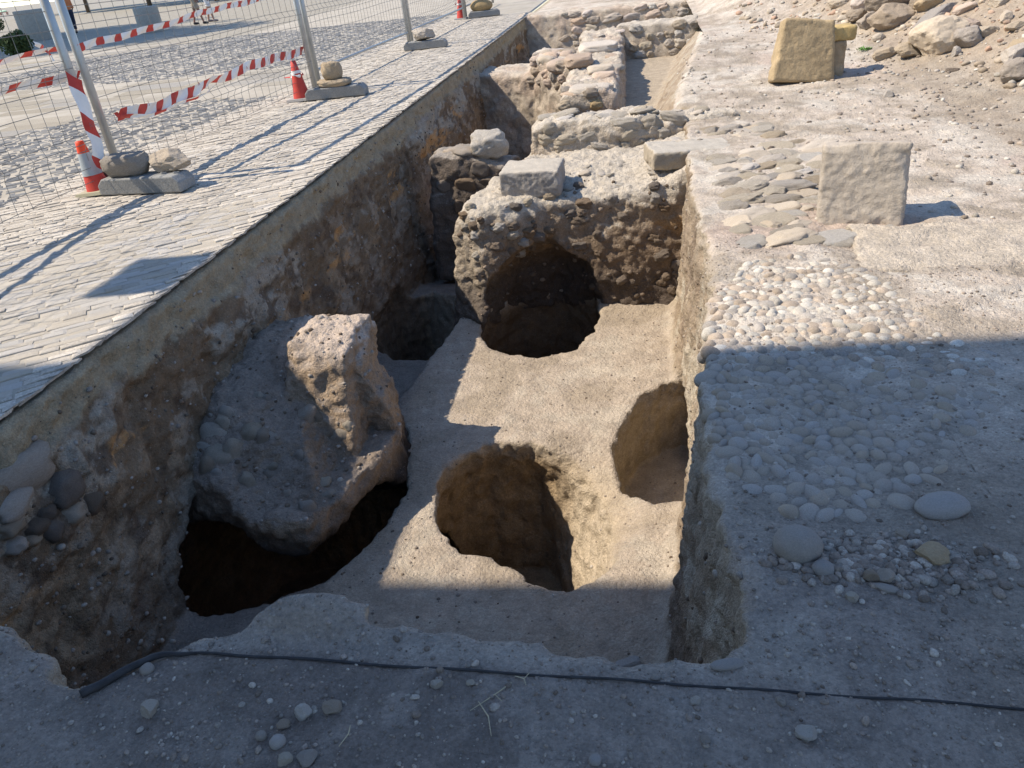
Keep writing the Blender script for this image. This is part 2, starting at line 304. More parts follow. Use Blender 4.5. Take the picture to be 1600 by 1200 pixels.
E_tan, E_pale, E_floor = (.36, .30, .225), (.44, .375, .305), (.37, .305, .235)
def soil_colour(V, Nn, ground):
    n = len(V); x, y, z = V.T; up = Nn[:, 2]
    a = fbm(V, .35, 4); b = fbm(V + 31, .09, 3); c = fbm(V + 77, 1.1, 3)
    C = col3(E_tan, n)
    def put(colr, w): C[:] = C + (np.array(colr, np.float32)[None] - C) * np.clip(w, 0, 1)[:, None]
    left = sst(-x, 2.25, 2.5) * sst(-z, .02, .05)
    e = fbm(V + 13, .035, 3); dpt = -z + .10 * a + .05 * b + .04 * e
    # left section: bedding, grey ashy lenses, brown earth, orange streaks, dark foot
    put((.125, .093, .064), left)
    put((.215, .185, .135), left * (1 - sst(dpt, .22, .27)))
    lens = sst(fbm(V * np.array([1, .55, 1.2]) + 5, .4, 5, .65) + .1 * e, .0, .1)
    put((.225, .205, .175), left * sst(dpt, .2, .3) * (1 - sst(dpt, .5, .62)) * lens)
    put((.21, .185, .155), left * sst(fbm(V + 9, .25, 5, .65) + .15 * e, .08, .16) * sst(dpt, .3, .6) * .75)
    put((.07, .05, .036), left * sst(fbm(V + 29, .16, 4, .65), .14, .24) * sst(dpt, .25, .4) * .8); put((.24, .185, .13), left * sst(fbm(V + 39, .2, 4, .65), .1, .2) * sst(dpt, .45, .7) * .6)
    oz = sst(fbm(V * np.array([1, .4, 1.6]) + 50, .3, 5, .6) + .15 * e, .15, .26)
    put((.33, .185, .075), left * sst(dpt, .38, .46) * (1 - sst(dpt, .66, .78)) * oz * .8)
    put((.19, .145, .12), left * sst(c, .1, .4) * sst(dpt, .6, .9) * .6)
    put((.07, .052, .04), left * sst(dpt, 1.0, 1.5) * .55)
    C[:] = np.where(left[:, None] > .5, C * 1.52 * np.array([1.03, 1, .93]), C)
    # deep shade of the left pits put into the colour
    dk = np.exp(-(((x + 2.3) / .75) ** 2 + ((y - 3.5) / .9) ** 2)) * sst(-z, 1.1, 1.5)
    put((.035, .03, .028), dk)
    # pit floor, trodden clay
    fl = sst(up, .5, .85) * sst(-z, 1.35, 1.42) * (1 - sst(-z, 1.85, 1.95))
    put(E_floor, fl); put((.29, .235, .17), fl * sst(a, .03, .25) * .6); put((.41, .355, .28), fl * sst(-a + .6 * b, .1, .35) * .6); put((.15, .13, .115), fl * sst(-x, 1.75, 1.95) * .7)
    # inside the silos: brown earth; sunlit right side and shaded hollow are painted in
    inn = sst(-z, 1.53, 1.7) * sst(x, -1.6, -1.5)
    put((.27, .195, .115), inn); put((.15, .11, .072), inn * sst(y, 5.3, 5.6)); put((.42, .345, .25), inn * sst(x, -.75, -.45) * (1 - sst(y, 5.3, 5.6))); put((.17, .115, .066), inn * sst(b, -.1, .3) * .6 * (1 - sst(x, -.75, -.45)))
    # right section: dusty tan with darker foot
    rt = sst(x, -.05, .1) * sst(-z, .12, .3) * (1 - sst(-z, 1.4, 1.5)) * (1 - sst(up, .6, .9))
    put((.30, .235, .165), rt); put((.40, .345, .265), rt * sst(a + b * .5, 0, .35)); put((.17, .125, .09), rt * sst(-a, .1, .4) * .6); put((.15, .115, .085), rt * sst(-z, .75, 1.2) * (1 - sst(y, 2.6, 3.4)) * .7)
    # open ground
    g = ground * sst(up, .35, .75)
    put(E_pale, g * (x > -2.6))
    put((.29, .25, .20), g * (x > -2.6) * sst(a + .6 * c, .05, .42) * .75)
    put((.50, .455, .385), g * (x > -2.6) * sst(-c + .5 * a, .1, .5) * .8)
    st = fbm((V @ _ROT.T) * np.array([.8, 1.1, 1]) + 12, .26, 5, .6); put((.52, .475, .405), g * (x > -2.6) * sst(st, .06, .22) * sst(y, 2.0, 3.0) * .6); put((.27, .225, .17), g * (x > -2.6) * sst(-st, .1, .25) * .6); put((.42, .31, .25), g * sst(vnoise(V + 61, .8), .35, .7) * sst(y, 3, 4) * .45)
    fg = g * (1 - sst(y, 1.25, 2.2)) * (x > -2.6)
    put((.245, .205, .172), fg * .85); put((.36, .31, .26), fg * sst(a + .7 * b, .02, .3) * .5); put((.34, .295, .245), fg * sst(c + .5 * a, .12, .4) * .6); put((.16, .13, .108), fg * sst(-c + .5 * a, .15, .45) * .55); put((.13, .105, .088), fg * sst(-a + .7 * b, .12, .35) * .5)
    put((.335, .29, .24), g * sst(y, 1.2, 1.27) * (1 - sst(y, 1.40, 1.5)) * (x < .4) * (x > -2.6) * .75)
    put((.27, .22, .165), g * sst(x, 2.4, 3.0) * (y > 5) * .7)
    hp = sst((x - 2.75) * .98 + (y - 11.0) * .18, 0, .5); put((.34, .275, .205), g * hp * .8)
    put((.26, .215, .165), g * sst(x, .5, .9) * (1 - sst(y, 1.9, 2.6)) * .6)
    return C

def roughen(V, F, wall=.036, flat=.006, seed=0.0, ridg=.45):
    Nn = vnormals(V, F); P = V + seed
    w = 1 - np.abs(Nn[:, 2]) ** 1.5
    d = wall * w * (fbm(P, .2, 4) * 1.1 + (1 - 2 * np.abs(vnoise(P, .08))) * ridg + .34 * vnoise(P, .045)) + .006 * w * vnoise(P, .022)
    d += (1 - w) * flat * (fbm(P, .12, 3) * 1.2 + .6 * vnoise(P, .025))
    return V + Nn * d[:, None]

# ------------------------------------------------------------------ the dug ground (one carved solid)
def axis(segs):
    out = [segs[0][0]]
    for a, b, s in segs:
        n = max(1, int(round((b - a) / s))); out += list(np.linspace(a, b, n + 1)[1:])
    return np.array(out, np.float32)
XS = axis([(-3.3, -2.85, .03), (-2.85, .5, .0165), (.5, 1.0, .025)])
_y = [1.0]
while _y[-1] < 20.6: _y.append(_y[-1] + max(.0115, .0056 * (_y[-1] + .6)))
YS = np.array(_y, np.float32)
ZS = axis([(-3.0, -1.72, .034), (-1.72, .12, .0175)])
X2, Y2 = np.meshgrid(XS, YS, indexing='ij')
dT = poly_sd(TRENCH, X2, Y2)
P2 = np.stack([X2, Y2, np.zeros_like(X2)], -1)
dT = dT + .02 * fbm(P2, .18, 3) * sst(X2, -2.6, -2.3)
G2 = np.where(X2 < -2.66, -.036, g_right(X2, Y2)).astype(np.float32)
low = sst(-poly_sd(LOW, X2, Y2), -.02, .05); room = sst(-poly_sd(ROOM, X2, Y2), -.02, .04)
FL = -1.5 - .17 * low - .25 * sst(Y2, 7.5, 8.5); FL = mix(FL, -.60 + 0 * FL, room * (X2 > -.75)); FL = np.where(Y2 > 16.2, -.85, FL) + .012 * fbm(P2, .4, 2)
FL = FL.astype(np.float32)
z3 = ZS[None, None, :]
TV = z3 - G2[:, :, None]
yz_ = np.stack(np.meshgrid(YS, ZS, indexing='ij') + [np.zeros((len(YS), len(ZS)))], -1)[..., [2, 0, 1]]
bat = (-z3) * .07 + .05 * sst(-z3, 1.3, 1.55) + (.085 * fbm(yz_, .55, 4, .6) * sst(-yz_[..., 2], .12, .4) + .02 * sst(-yz_[..., 2], .2, .26))[None] * sst(-X2, 1.9, 2.3)[:, :, None]
slope = (.9 * sst(Y2, 8.7, 9.2) * sst(X2, -.2, 0))[:, :, None]        # the right side of the small room is a bank
air = smax(dT[:, :, None] + bat + slope * (-z3), FL[:, :, None] - z3, .07)
TV = smax(TV, -air, .035)
del air
PITS = [(PIT1, 1), (PIT2, 2), (PIT3, 3), (PIT4, 4), (PIT5, 5)]
for pp, kd in PITS:
    a_ = np.array(pp); i0, i1 = np.searchsorted(XS, [a_[:, 0].min() - .8, a_[:, 0].max() + .8]); j0, j1 = np.searchsorted(YS, [a_[:, 1].min() - .8, a_[:, 1].max() + .8])
    dp = (poly_sd(pp, X2[i0:i1, j0:j1], Y2[i0:i1, j0:j1]) + .022 * fbm(P2[i0:i1, j0:j1], .11, 3))[:, :, None]
    TV[i0:i1, j0:j1] = smax(TV[i0:i1, j0:j1], -pit_air(dp, z3, kd, (.48 * sst(X2[i0:i1, j0:j1], -.85, -.35))[:, :, None] if kd == 1 else 0.0), .03)
    if kd == 1:   # worn lip to the right and behind
        xx = X2[i0:i1, j0:j1, None]; yy = Y2[i0:i1, j0:j1, None]
        bowl = np.sqrt(((xx + .42) / .42) ** 2 + ((yy - 3.75) / .68) ** 2 + ((z3 + 1.44) / .2) ** 2) * .2 - .2
        TV[i0:i1, j0:j1] = smax(TV[i0:i1, j0:j1], -bowl, .06)
TV = TV.astype(np.float32)
V, F = nets(TV, XS, YS, ZS); del TV
V = roughen(V, F)
Nn = vnormals(V, F)
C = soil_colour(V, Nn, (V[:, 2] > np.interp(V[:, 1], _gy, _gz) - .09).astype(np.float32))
# open ground beyond the dig, on the right and underfoot
def sheet(xs, ys, drop=0.0):
    X, Y = np.meshgrid(xs, ys, indexing='ij'); Z = np.where(X < -2.66, -.036, g_right(X, Y)) - drop
    P = np.stack([X, Y, Z], -1).reshape(-1, 3)
    P[:, 2] += .006 * (fbm(P * np.array([1, 1, 0]), .12, 3) * 1.2 + .6 * vnoise(P * np.array([1, 1, 0]), .025)) + .012 * sst(P[:, 0], 2.5, 3.2) * vnoise(P, .08)
    i = np.arange(len(xs) - 1)[:, None] * len(ys); j = np.arange(len(ys) - 1)[None]
    q = np.stack([i + j, i + len(ys) + j, i + len(ys) + j + 1, i + j + 1], -1).reshape(-1, 4)
    return P, q
S1 = sheet(axis([(.985, 3.5, .022), (3.5, 9, .06), (9, 60, 4.0)]), np.concatenate([[.98], YS[1:], axis([(20.8, 26, .2), (26, 80, 4.0)])]))
S2 = sheet(axis([(-8, -3.3, .3), (-3.3, -2.4, .05), (-2.4, 2.2, .012), (2.2, 9, .1)]), axis([(-8, 0, .5), (0, .45, .05), (.45, 1.01, .01)]))
S3 = sheet(axis([(-2.7, 1.0, .2)]), axis([(20.5, 26, .3), (26, 80, 4.0)]))
Vs, Fs, Cs = [V], [F], [C]; k = len(V)
for P, q in (S1, S2, S3):
    Nq = vnormals(P, q); Vs.append(P); Fs.append(q + k); Cs.append(soil_colour(P, Nq, np.ones(len(P), np.float32))); k += len(P)
ground = obj('dug_ground', mesh_np('dug_ground', np.concatenate(Vs), np.concatenate(Fs), M_soil, np.concatenate(Cs)))
tag(ground, kind='structure')

# ------------------------------------------------------------------ remnants carved the same way
def carve(name, fn, box, step, colour, wall=.03, flat=.012, seed=0.0, mat=None, parent=None, lump=.035):
    (x0, x1), (y0, y1), (z0, z1) = box
    xs, ys, zs = [np.arange(a, b + step, step, dtype=np.float32) for a, b in ((x0, x1), (y0, y1), (z0, z1))]
    X, Y, Z = np.meshgrid(xs, ys, zs, indexing='ij')
    D = fn(X, Y, Z)
    m = np.abs(D) < .14; P = np.stack([X[m], Y[m], Z[m]], -1) + seed
    D[m] += lump * fbm(P, .25, 2)
    D = D.astype(np.float32)
    for ax in range(3):
        s = [slice(None)] * 3; s[ax] = 0; D[tuple(s)] = np.maximum(D[tuple(s)], .001); s[ax] = -1; D[tuple(s)] = np.maximum(D[tuple(s)], .001)
    V, F = nets(D, xs, ys, zs); V = roughen(V, F, wall, flat, seed, .12); Nn = vnormals(V, F)
    return obj(name, mesh_np(name, V, F, mat or M_soil, colour(V, Nn)), parent)
def ext(poly, X, Y):
    return poly_sd(poly, X[:, :, 0], Y[:, :, 0])[:, :, None]

# big baulk between the silo room and the next wall
BAULK = [(-1.66, 6.60), (-1.45, 6.47), (-1.25, 6.48), (-1.08, 6.60), (-.85, 6.70), (-.3, 6.74), (.1, 6.76), (.62, 6.78), (.62, 8.7), (-1.15, 8.65), (-1.25, 8.0), (-1.42, 7.5), (-1.55, 7.1)]
def f_baulk(X, Y, Z):
    d = ext(BAULK, X, Y) + (Z + .5) * np.where(X < -1.0, .16, .13)
    top = Z + .47 - .12 * sst(X, -.2, .5) - .05 * sst(Y, 6.8, 7.4)
    d = smax(smax(d, top, .1), -1.75 - Z, .01)
    dp = ext(PIT2, X, Y)
    return smax(d, -(pit_air(dp, Z, 2) + .03 * fbm(np.stack([X, Y, Z], -1), .3, 2)), .05)
def c_baulk(V, Nn):
    n = len(V); a = fbm(V, .2, 3); z = V[:, 2]; C = col3((.185, .135, .092), n)
    def put(c, w): C[:] = C + (np.array(c, np.float32)[None] - C) * np.clip(w, 0, 1)[:, None]
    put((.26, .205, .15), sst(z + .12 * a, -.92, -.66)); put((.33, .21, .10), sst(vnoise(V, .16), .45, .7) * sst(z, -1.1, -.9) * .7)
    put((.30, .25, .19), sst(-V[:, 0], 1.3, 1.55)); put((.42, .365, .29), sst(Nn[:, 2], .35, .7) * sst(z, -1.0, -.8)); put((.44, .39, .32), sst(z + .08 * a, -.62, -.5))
    ins = (V[:, 1] > 6.9) & (V[:, 1] < 7.3) & (z < -.7); put((.14, .10, .068), ins * 1.0); put((.075, .06, .05), sst(-z, 1.05, 1.3) * .8)  # shade of the hollow put into the colour; earth darker towards the bottom
    return C
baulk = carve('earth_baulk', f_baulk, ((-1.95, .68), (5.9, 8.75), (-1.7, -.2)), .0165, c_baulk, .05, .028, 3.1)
tag(baulk, 'rough dark earth baulk with a hollow in its front, behind the middle pit', 'earth baulk')

# pillar and slumped mass at the left section
MASS_TOP = [(-2.95, 3.36), (-2.63, 3.36), (-2.38, 3.38), (-2.06, 3.48), (-1.88, 3.80), (-1.80, 4.12), (-1.84, 4.46), (-2.2, 4.6), (-2.95, 4.75)]
MASS_FOOT = [(-2.95, 3.3), (-2.6, 3.24), (-2.21, 3.09), (-1.90, 3.07), (-1.74, 3.30), (-1.63, 3.70), (-1.60, 4.0), (-1.70, 4.35), (-1.85, 4.62), (-2.2, 4.66), (-2.95, 4.8)]
def f_mass(X, Y, Z):
    t = sst(-Z, .62, 1.16); t = t ** .8
    s = ext(MASS_TOP, X, Y) * (1 - t) + ext(MASS_FOOT, X, Y) * t
    tz = np.interp(Y, [3.2, 3.42, 3.6, 3.87, 4.1, 4.44, 4.8], [-.98, -.88, -.76, -.68, -.65, -.60, -.58]) - .16 * sst(X, -2.55, -2.15) * (1 - sst(Y, 3.7, 4.2))
    tz = np.minimum(tz, np.where(Y < 4.0, np.maximum(-1.34 * (X + 2.7) - .05, -1.14), 0)) 
    top = Z - tz
    px = np.maximum(np.maximum(np.abs(X + 2.03) - .185 + (Z + .55) * .10, Y - 4.46), (4.0 - Y) * .82 + (Z + .52) * .46)
    pil = smax(smax(px, Z + .505 + .10 * (X + 2.06), .05), -1.2 - Z, .02)
    body = smin(smax(s, top, .06), pil, .03)
    bot = np.where(Y < 4.15, -1.36 + .05 * np.sin(X * 7) - .22 * sst(X, -1.8, -1.6) * sst(Y, 3.6, 4.0), -1.9) - Z
    return smax(body, bot - sst(Y, 3.95, 4.3) * .5, .07)
def c_mass(V, Nn):
    n = len(V); a = fbm(V, .18, 3); C = col3((.24, .185, .135), n)
    def put(c, w): C[:] = C + (np.array(c, np.float32)[None] - C) * np.clip(w, 0, 1)[:, None]
    put((.27, .22, .175), sst(Nn[:, 2], .3, .75)); put((.33, .245, .165), sst(V[:, 0], -2.4, -2.05) * (1 - sst(Nn[:, 2], .45, .8)) * sst(V[:, 2], -1.35, -1.1)); put((.48, .39, .31), sst(V[:, 0], -2.4, -2.3) * sst(V[:, 1], 3.85, 4.05) * sst(V[:, 2], -.72, -.62) * sst(Nn[:, 2], .2, .6))  # right flank given a lit brown in the colour itself
    put((.17, .13, .095), sst(a, .1, .35) * .5); put((.13, .10, .075), sst(-V[:, 2], 1.15, 1.3) * .8); put((.035, .03, .028), sst(-V[:, 2], 1.26, 1.4))  # blackened underside: shade beneath the mass put into the colour
    return C
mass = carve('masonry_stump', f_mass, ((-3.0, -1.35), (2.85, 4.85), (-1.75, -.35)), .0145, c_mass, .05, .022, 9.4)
tag(mass, 'slumped masonry stump with a sunlit top, jutting over the black pit at left', 'masonry stump')

# low cross walls
def c_lime(V, Nn):
    n = len(V); a = fbm(V, .2, 3); C = col3((.41, .35, .275), n)
    C[:] = C + (np.array((.25, .195, .145)) - C) * (sst(a, .05, .4) * .6)[:, None]
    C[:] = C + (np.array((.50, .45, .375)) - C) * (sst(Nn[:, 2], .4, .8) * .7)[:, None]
    return C
def wall_fn(poly, top, bot, rnd=.07, bt=.28):
    def f(X, Y, Z):
        t = top(X, Y) if callable(top) else top
        return smax(smax(ext(poly, X, Y) + (Z - t) * bt, Z - t, rnd), bot - Z, .01)
    return f
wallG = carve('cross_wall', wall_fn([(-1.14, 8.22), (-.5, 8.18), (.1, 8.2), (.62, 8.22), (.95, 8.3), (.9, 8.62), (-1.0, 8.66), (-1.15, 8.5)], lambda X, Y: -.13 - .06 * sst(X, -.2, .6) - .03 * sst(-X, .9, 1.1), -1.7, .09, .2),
              ((-1.25, 1.0), (8.05, 8.75), (-1.6, 0)), .022, c_lime, .06, .03, 5.5)
tag(wallG, 'low rubble wall crossing the dig behind the squared block on the baulk', 'ruined wall')
def c_pink(V, Nn):
    C = c_lime(V, Nn); w = sst(vnoise(V, .3), -.1, .5) * .5 + .1; C[:] = C + (np.array((.40, .305, .235)) - C) * w[:, None]
    C[:] = C + (np.array((.30, .19, .115)) - C) * (sst(-V[:, 2], .18, .3) * (1 - sst(V[:, 1], 9.3, 9.6)))[:, None] * .8
    return C
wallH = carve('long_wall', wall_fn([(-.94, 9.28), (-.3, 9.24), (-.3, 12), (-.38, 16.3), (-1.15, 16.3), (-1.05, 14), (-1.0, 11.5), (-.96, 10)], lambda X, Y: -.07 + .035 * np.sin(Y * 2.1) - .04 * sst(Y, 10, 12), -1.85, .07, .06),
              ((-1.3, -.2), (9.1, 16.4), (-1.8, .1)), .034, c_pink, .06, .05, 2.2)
tag(wallH, 'pinkish rubble wall with flat stones on top, running away towards the back', 'ruined wall')
wallB = carve('back_wall', wall_fn([(-.45, 16.0), (.95, 15.9), (1.2, 16.6), (-.45, 16.7)], -.02, -1.2, .08), ((-.5, 1.3), (15.8, 16.8), (-1.1, .1)), .04, c_lime, .04, .03, 7.7)
tag(wallB, 'knobbly pale rubble wall closing the far end of the small shaded room', 'ruined wall')
wallE = carve('end_section', wall_fn([(-2.9, 19.9), (1.6, 19.75), (2.4, 20.6), (-2.9, 20.8)], 0.0, -2.0, .06), ((-2.95, 2.4), (19.6, 20.9), (-1.9, .1)), .05, c_pink, .06, .04, 1.7)
tag(wallE, 'brown earth and stone face at the farthest end of the trench', 'trench end')
def c_stub(V, Nn):
    C = col3((.13, .105, .085), len(V)); return C + (np.array((.30, .265, .225)) - C) * sst(Nn[:, 2], .4, .8)[:, None]  # deep shade on the front painted as dark sides, top left grey
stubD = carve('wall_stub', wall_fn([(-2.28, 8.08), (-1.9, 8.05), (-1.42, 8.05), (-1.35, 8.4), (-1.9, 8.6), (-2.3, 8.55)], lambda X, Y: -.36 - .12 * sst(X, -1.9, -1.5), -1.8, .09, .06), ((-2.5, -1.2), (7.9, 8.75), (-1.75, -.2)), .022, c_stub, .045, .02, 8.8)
tag(stubD, 'low dark wall stub with a grey top, just left of the long cross wall', 'ruined wall')
stubE = carve('pink_wall_stub', wall_fn([(-2.85, 13.3), (-1.7, 12.9), (-1.12, 11.9), (-.97, 11.8), (-.97, 13.2), (-1.7, 14.3), (-2.85, 14.3)], lambda X, Y: -.08 - .22 * sst(-X, 1.65, 1.85), -1.85, .1, .05), ((-2.9, -.9), (11.6, 14.5), (-1.8, .1)), .034, c_pink, .05, .03, 6.1)
tag(stubE, 'reddish wall stub with knobbly lit top, left of the long pinkish wall', 'ruined wall')
print('carved')
# ------------------------------------------------------------------ finding points on what is built
bpy.context.view_layer.update()
def drop(x, y, obs=(ground,)):
    best = None
    for o in obs:
        ok, p, n, i = o.ray_cast((x, y, 6), (0, 0, -1))
        if ok and (best is None or p.z > best[0].z): best = (p.copy(), n.copy())
    return best
SOLIDS = [ground, baulk, mass, wallG, wallH, wallB, wallE, stubD, stubE]
CRm = Matrix(CR.tolist())
def look(px, py, obs=None):
    """the place on the dug surfaces that a point of the survey photograph shows"""
    d = CRm @ Vector((px - 800, py - 600, 1200)).normalized(); o0 = Vector((0, 0, CAM_Z)); best = None
    for o in (obs or SOLIDS):
        ok, p, n, i = o.ray_cast(o0, d)
        if ok and (best is None or (p - o0).length < best[2]): best = (p.copy(), n.copy(), (p - o0).length)
    return best
def at(px, py, z=0.0):
    d = CRm @ Vector((px - 800, py - 600, 1200)); t = (z - CAM_Z) / d.z; return Vector((d.x * t, d.y * t, z))

# ------------------------------------------------------------------ stone shapes
def ico(sub):
    t = (1 + 5 ** .5) / 2
    V = [(-1, t, 0), (1, t, 0), (-1, -t, 0), (1, -t, 0), (0, -1, t), (0, 1, t), (0, -1, -t), (0, 1, -t), (t, 0, -1), (t, 0, 1), (-t, 0, -1), (-t, 0, 1)]
    V = [Vector(v).normalized() for v in V]
    F = [(0, 11, 5), (0, 5, 1), (0, 1, 7), (0, 7, 10), (0, 10, 11), (1, 5, 9), (5, 11, 4), (11, 10, 2), (10, 7, 6), (7, 1, 8), (3, 9, 4), (3, 4, 2), (3, 2, 6), (3, 6, 8), (3, 8, 9), (4, 9, 5), (2, 4, 11), (6, 2, 10), (8, 6, 7), (9, 8, 1)]
    for _ in range(sub):
        c = {}; G = []
        def mid(a, b):
            k = (min(a, b), max(a, b))
            if k not in c: V.append((V[a] + V[b]).normalized()); c[k] = len(V) - 1
            return c[k]
        for a, b, d in F:
            x, y, z = mid(a, b), mid(b, d), mid(d, a); G += [(a, x, z), (b, y, x), (d, z, y), (x, y, z)]
        F = G
    return np.array([v[:] for v in V]), np.array(F)
ICO = {i: ico(i) for i in (0, 1, 2, 3)}
def rock_verts(sub, seed, kind):
    V, F = ICO[sub]; rs = np.random.RandomState(seed); V = V.copy()
    if kind == 'round':
        e = .85 + .25 * rs.rand(3); V = np.sign(V) * np.abs(V) ** e
        V *= (1 + .10 * fbm(V + seed * 3.7, 1.1, 2) + .03 * vnoise(V + seed, .35))[:, None]
    elif kind == 'rough':
        V = np.sign(V) * np.abs(V) ** .8; V *= (1 + .34 * fbm(V + seed * 3.7, .8, 3) + .13 * vnoise(V + seed, .26) + .05 * vnoise(V + seed, .12))[:, None]
    elif kind == 'flat':
        V = np.sign(V) * np.abs(V) ** np.array([.62, .62, .8]); V *= (1 + .16 * fbm(V + seed * 3.7, .9, 2) + .05 * vnoise(V + seed, .3))[:, None]
        V[:, 2] = np.minimum(V[:, 2], .72 + .10 * vnoise(V + seed + 9, .4)); V *= (1 + .05 * vnoise(V + seed, .14))[:, None]
    else:
        for i in range(rs.randint(6, 10)):
            n = rs.randn(3); n /= np.linalg.norm(n); h = .55 + .3 * rs.rand(); d = V @ n; V -= np.maximum(d - h, 0)[:, None] * n
        V *= (1 + .14 * fbm(V + seed * 2.1, .8, 3) + .06 * vnoise(V + seed, .22) + .03 * vnoise(V + seed, .1))[:, None]
    return V, F
def rock_mesh(name, seed, kind, mat, sub=2, smooth=None):
    V, F = rock_verts(sub, seed, kind)
    return mesh_np(name, V, F, mat, smooth=(kind != 'angular') if smooth is None else smooth)
RN = random.Random(11)
LIB = {}
def lib(kind, mat, sub=2, n=9):
    k = (kind, mat.name, sub)
    if k not in LIB: LIB[k] = [rock_mesh('stone', 100 + i * 7 + sub * 50, kind, mat, sub) for i in range(n)]
    return RN.choice(LIB[k])
def piece(name, me, parent, loc, size, rz=0, tilt=0):
    o = obj(name, me, parent, loc, (RN.uniform(-tilt, tilt), RN.uniform(-tilt, tilt), rz), size); return o
def face_stones(target, name, x0, x1, z0, z1, ycast, h=(.05, .11), asp=(1.1, 2.2), mats=None, depth=.55, skip=.12, kind='flat', ydir=1, lim=120, sub=3):
    """rubble courses pressed into the -y face of a wall; every stone its own part"""
    z = z0; n = 0
    while z < z1:
        hh = RN.uniform(*h); x = x0 + RN.uniform(-.1, .05)
        while x < x1:
            w = hh * RN.uniform(*asp)
            if RN.random() > skip:
                ok, p, nn, i = target.ray_cast((x + w / 2, ycast, z + hh / 2 + RN.uniform(-.015, .015)), (0, ydir, 0))
                if ok and n < lim:
                    o = obj(name, lib(kind, RN.choice(mats), sub, 7), target, p + Vector((0, ydir * .36 * hh * depth, 0)), (RN.uniform(-.3, .3) + math.pi / 2, RN.uniform(-.35, .35), RN.uniform(-.2, .2)), (w * .5, hh * .5, hh * depth)); n += 1
            x += w * 1.04
        z += hh * .98
def top_stones(target, name, pts, mats, kind='flat', size=(.05, .1), flat=.4, sink=.3):
    for x, y in pts:
        d = drop(x, y, (target,))
        if not d: continue
        s = RN.uniform(*size)
        obj(name, lib(kind, RN.choice(mats)), target, d[0] - Vector((0, 0, s * flat * sink)), (RN.uniform(-.2, .2), RN.uniform(-.2, .2), RN.uniform(0, 3.1)), (s * RN.uniform(1, 1.5), s, s * flat))

# stones seen in the faces of the remnants
face_stones(baulk, 'stone', -1.55, -1.0, -1.0, -.5, 6.0, (.06, .11), (1, 1.7), [M_brown, M_dust], .6, .6, 'rough')
face_stones(baulk, 'stone', -.5, .36, -1.42, -.95, 6.0, (.05, .12), (.9, 1.7), [M_brown], .6, .86, 'rough')
face_stones(baulk, 'stone', -1.0, .36, -.95, -.5, 6.0, (.05, .11), (1, 2.0), [M_brown, M_dustbr, M_brown], .5, .82, 'rough')
top_stones(baulk, 'stone', [(RN.uniform(-1.4, .45), RN.uniform(6.85, 7.9)) for _ in range(30)], [M_dust, M_dust, M_lime], 'rough', (.02, .06), .4)
face_stones(wallG, 'stone', -1.08, .85, -.62, -.12, 7.6, (.07, .14), (1.1, 2.3), [M_dust, M_dust, M_dust, M_dustbr], .4, .5, 'rough')
top_stones(wallG, 'stone', [(RN.uniform(-1.05, .8), RN.uniform(8.28, 8.56)) for _ in range(22)], [M_dust, M_dust, M_lime], 'rough', (.05, .11), .3)
face_stones(wallH, 'stone', -.92, -.32, -.85, -.1, 8.6, (.09, .17), (1.1, 1.8), [M_pink, M_rubb, M_ochre], .5, .35, 'rough')
face_stones(wallB, 'stone', -.2, .95, -.62, -.1, 15.0, (.11, .2), (1.0, 1.7), [M_dust, M_dustbr], .5, .3, 'rough')
face_stones(wallE, 'stone', -1.9, 1.5, -.95, 0.0, 19.0, (.12, .24), (1.2, 2.6), [M_pink, M_rubb, M_dust], .5, .2, 'rough', lim=90)
face_stones(stubD, 'stone', -2.2, -1.5, -1.2, -.5, 7.4, (.09, .18), (1.0, 1.8), [M_brown], .4, .6, lim=50)
face_stones(stubE, 'stone', -1.75, -1.0, -.45, -.12, 10.8, (.09, .16), (1.0, 1.6), [M_pink, M_rubb], .5, .15, 'rough')
top_stones(stubE, 'stone', [(RN.uniform(-1.7, -1.0), RN.uniform(12.1, 13.6)) for _ in range(26)], [M_pink, M_rubb, M_lime], 'rough', (.08, .15), .6)
top_stones(stubD, 'stone', [(RN.uniform(-2.2, -1.5), RN.uniform(8.1, 8.5)) for _ in range(7)], [M_rubb], 'rough', (.05, .1), .5)
top_stones(wallH, 'stone', [(RN.uniform(-.95, -.36), 9.4 + 6.6 * i / 20) for i in range(20)], [M_pink, M_dust, M_dust], 'rough', (.08, .15), .35, .7)
# lumps of masonry on the stump
for i in range(26):
    x, y = RN.uniform(-2.6, -1.72), RN.uniform(3.15, 3.8); d = drop(x, y, (mass,))
    if d: s = RN.uniform(.025, .07); obj('stone', lib('rough', RN.choice([M_dust, M_dustbr, M_dust])), mass, d[0] - d[1] * s * .5, (RN.uniform(0, 3), RN.uniform(0, 3), 0), (s * 1.3, s, s * .8))
# boulders in the left section
for px, py, w, h, m in [(35, 745, 110, 62, M_rubb), (25, 790, 70, 34, M_rubb), (107, 762, 56, 50, M_brown), (118, 800, 40, 26, M_rubb), (20, 822, 40, 22, M_rubb), (55, 824, 34, 26, M_brown), (82, 828, 30, 34, M_brown), (52, 838, 32, 18, M_rubb), (22, 852, 28, 20, M_rubb), (146, 785, 34, 34, M_brown), (70, 800, 30, 22, M_brown)]:
    r = look(px, py, [ground])
    if r: k = r[2] / 1200; obj('stone', lib('rough', m), ground, r[0] + Vector((-.03, 0, 0)), (0, 0.15, RN.uniform(-.3, .3)), (.07, w * k * .5, h * k * .5))

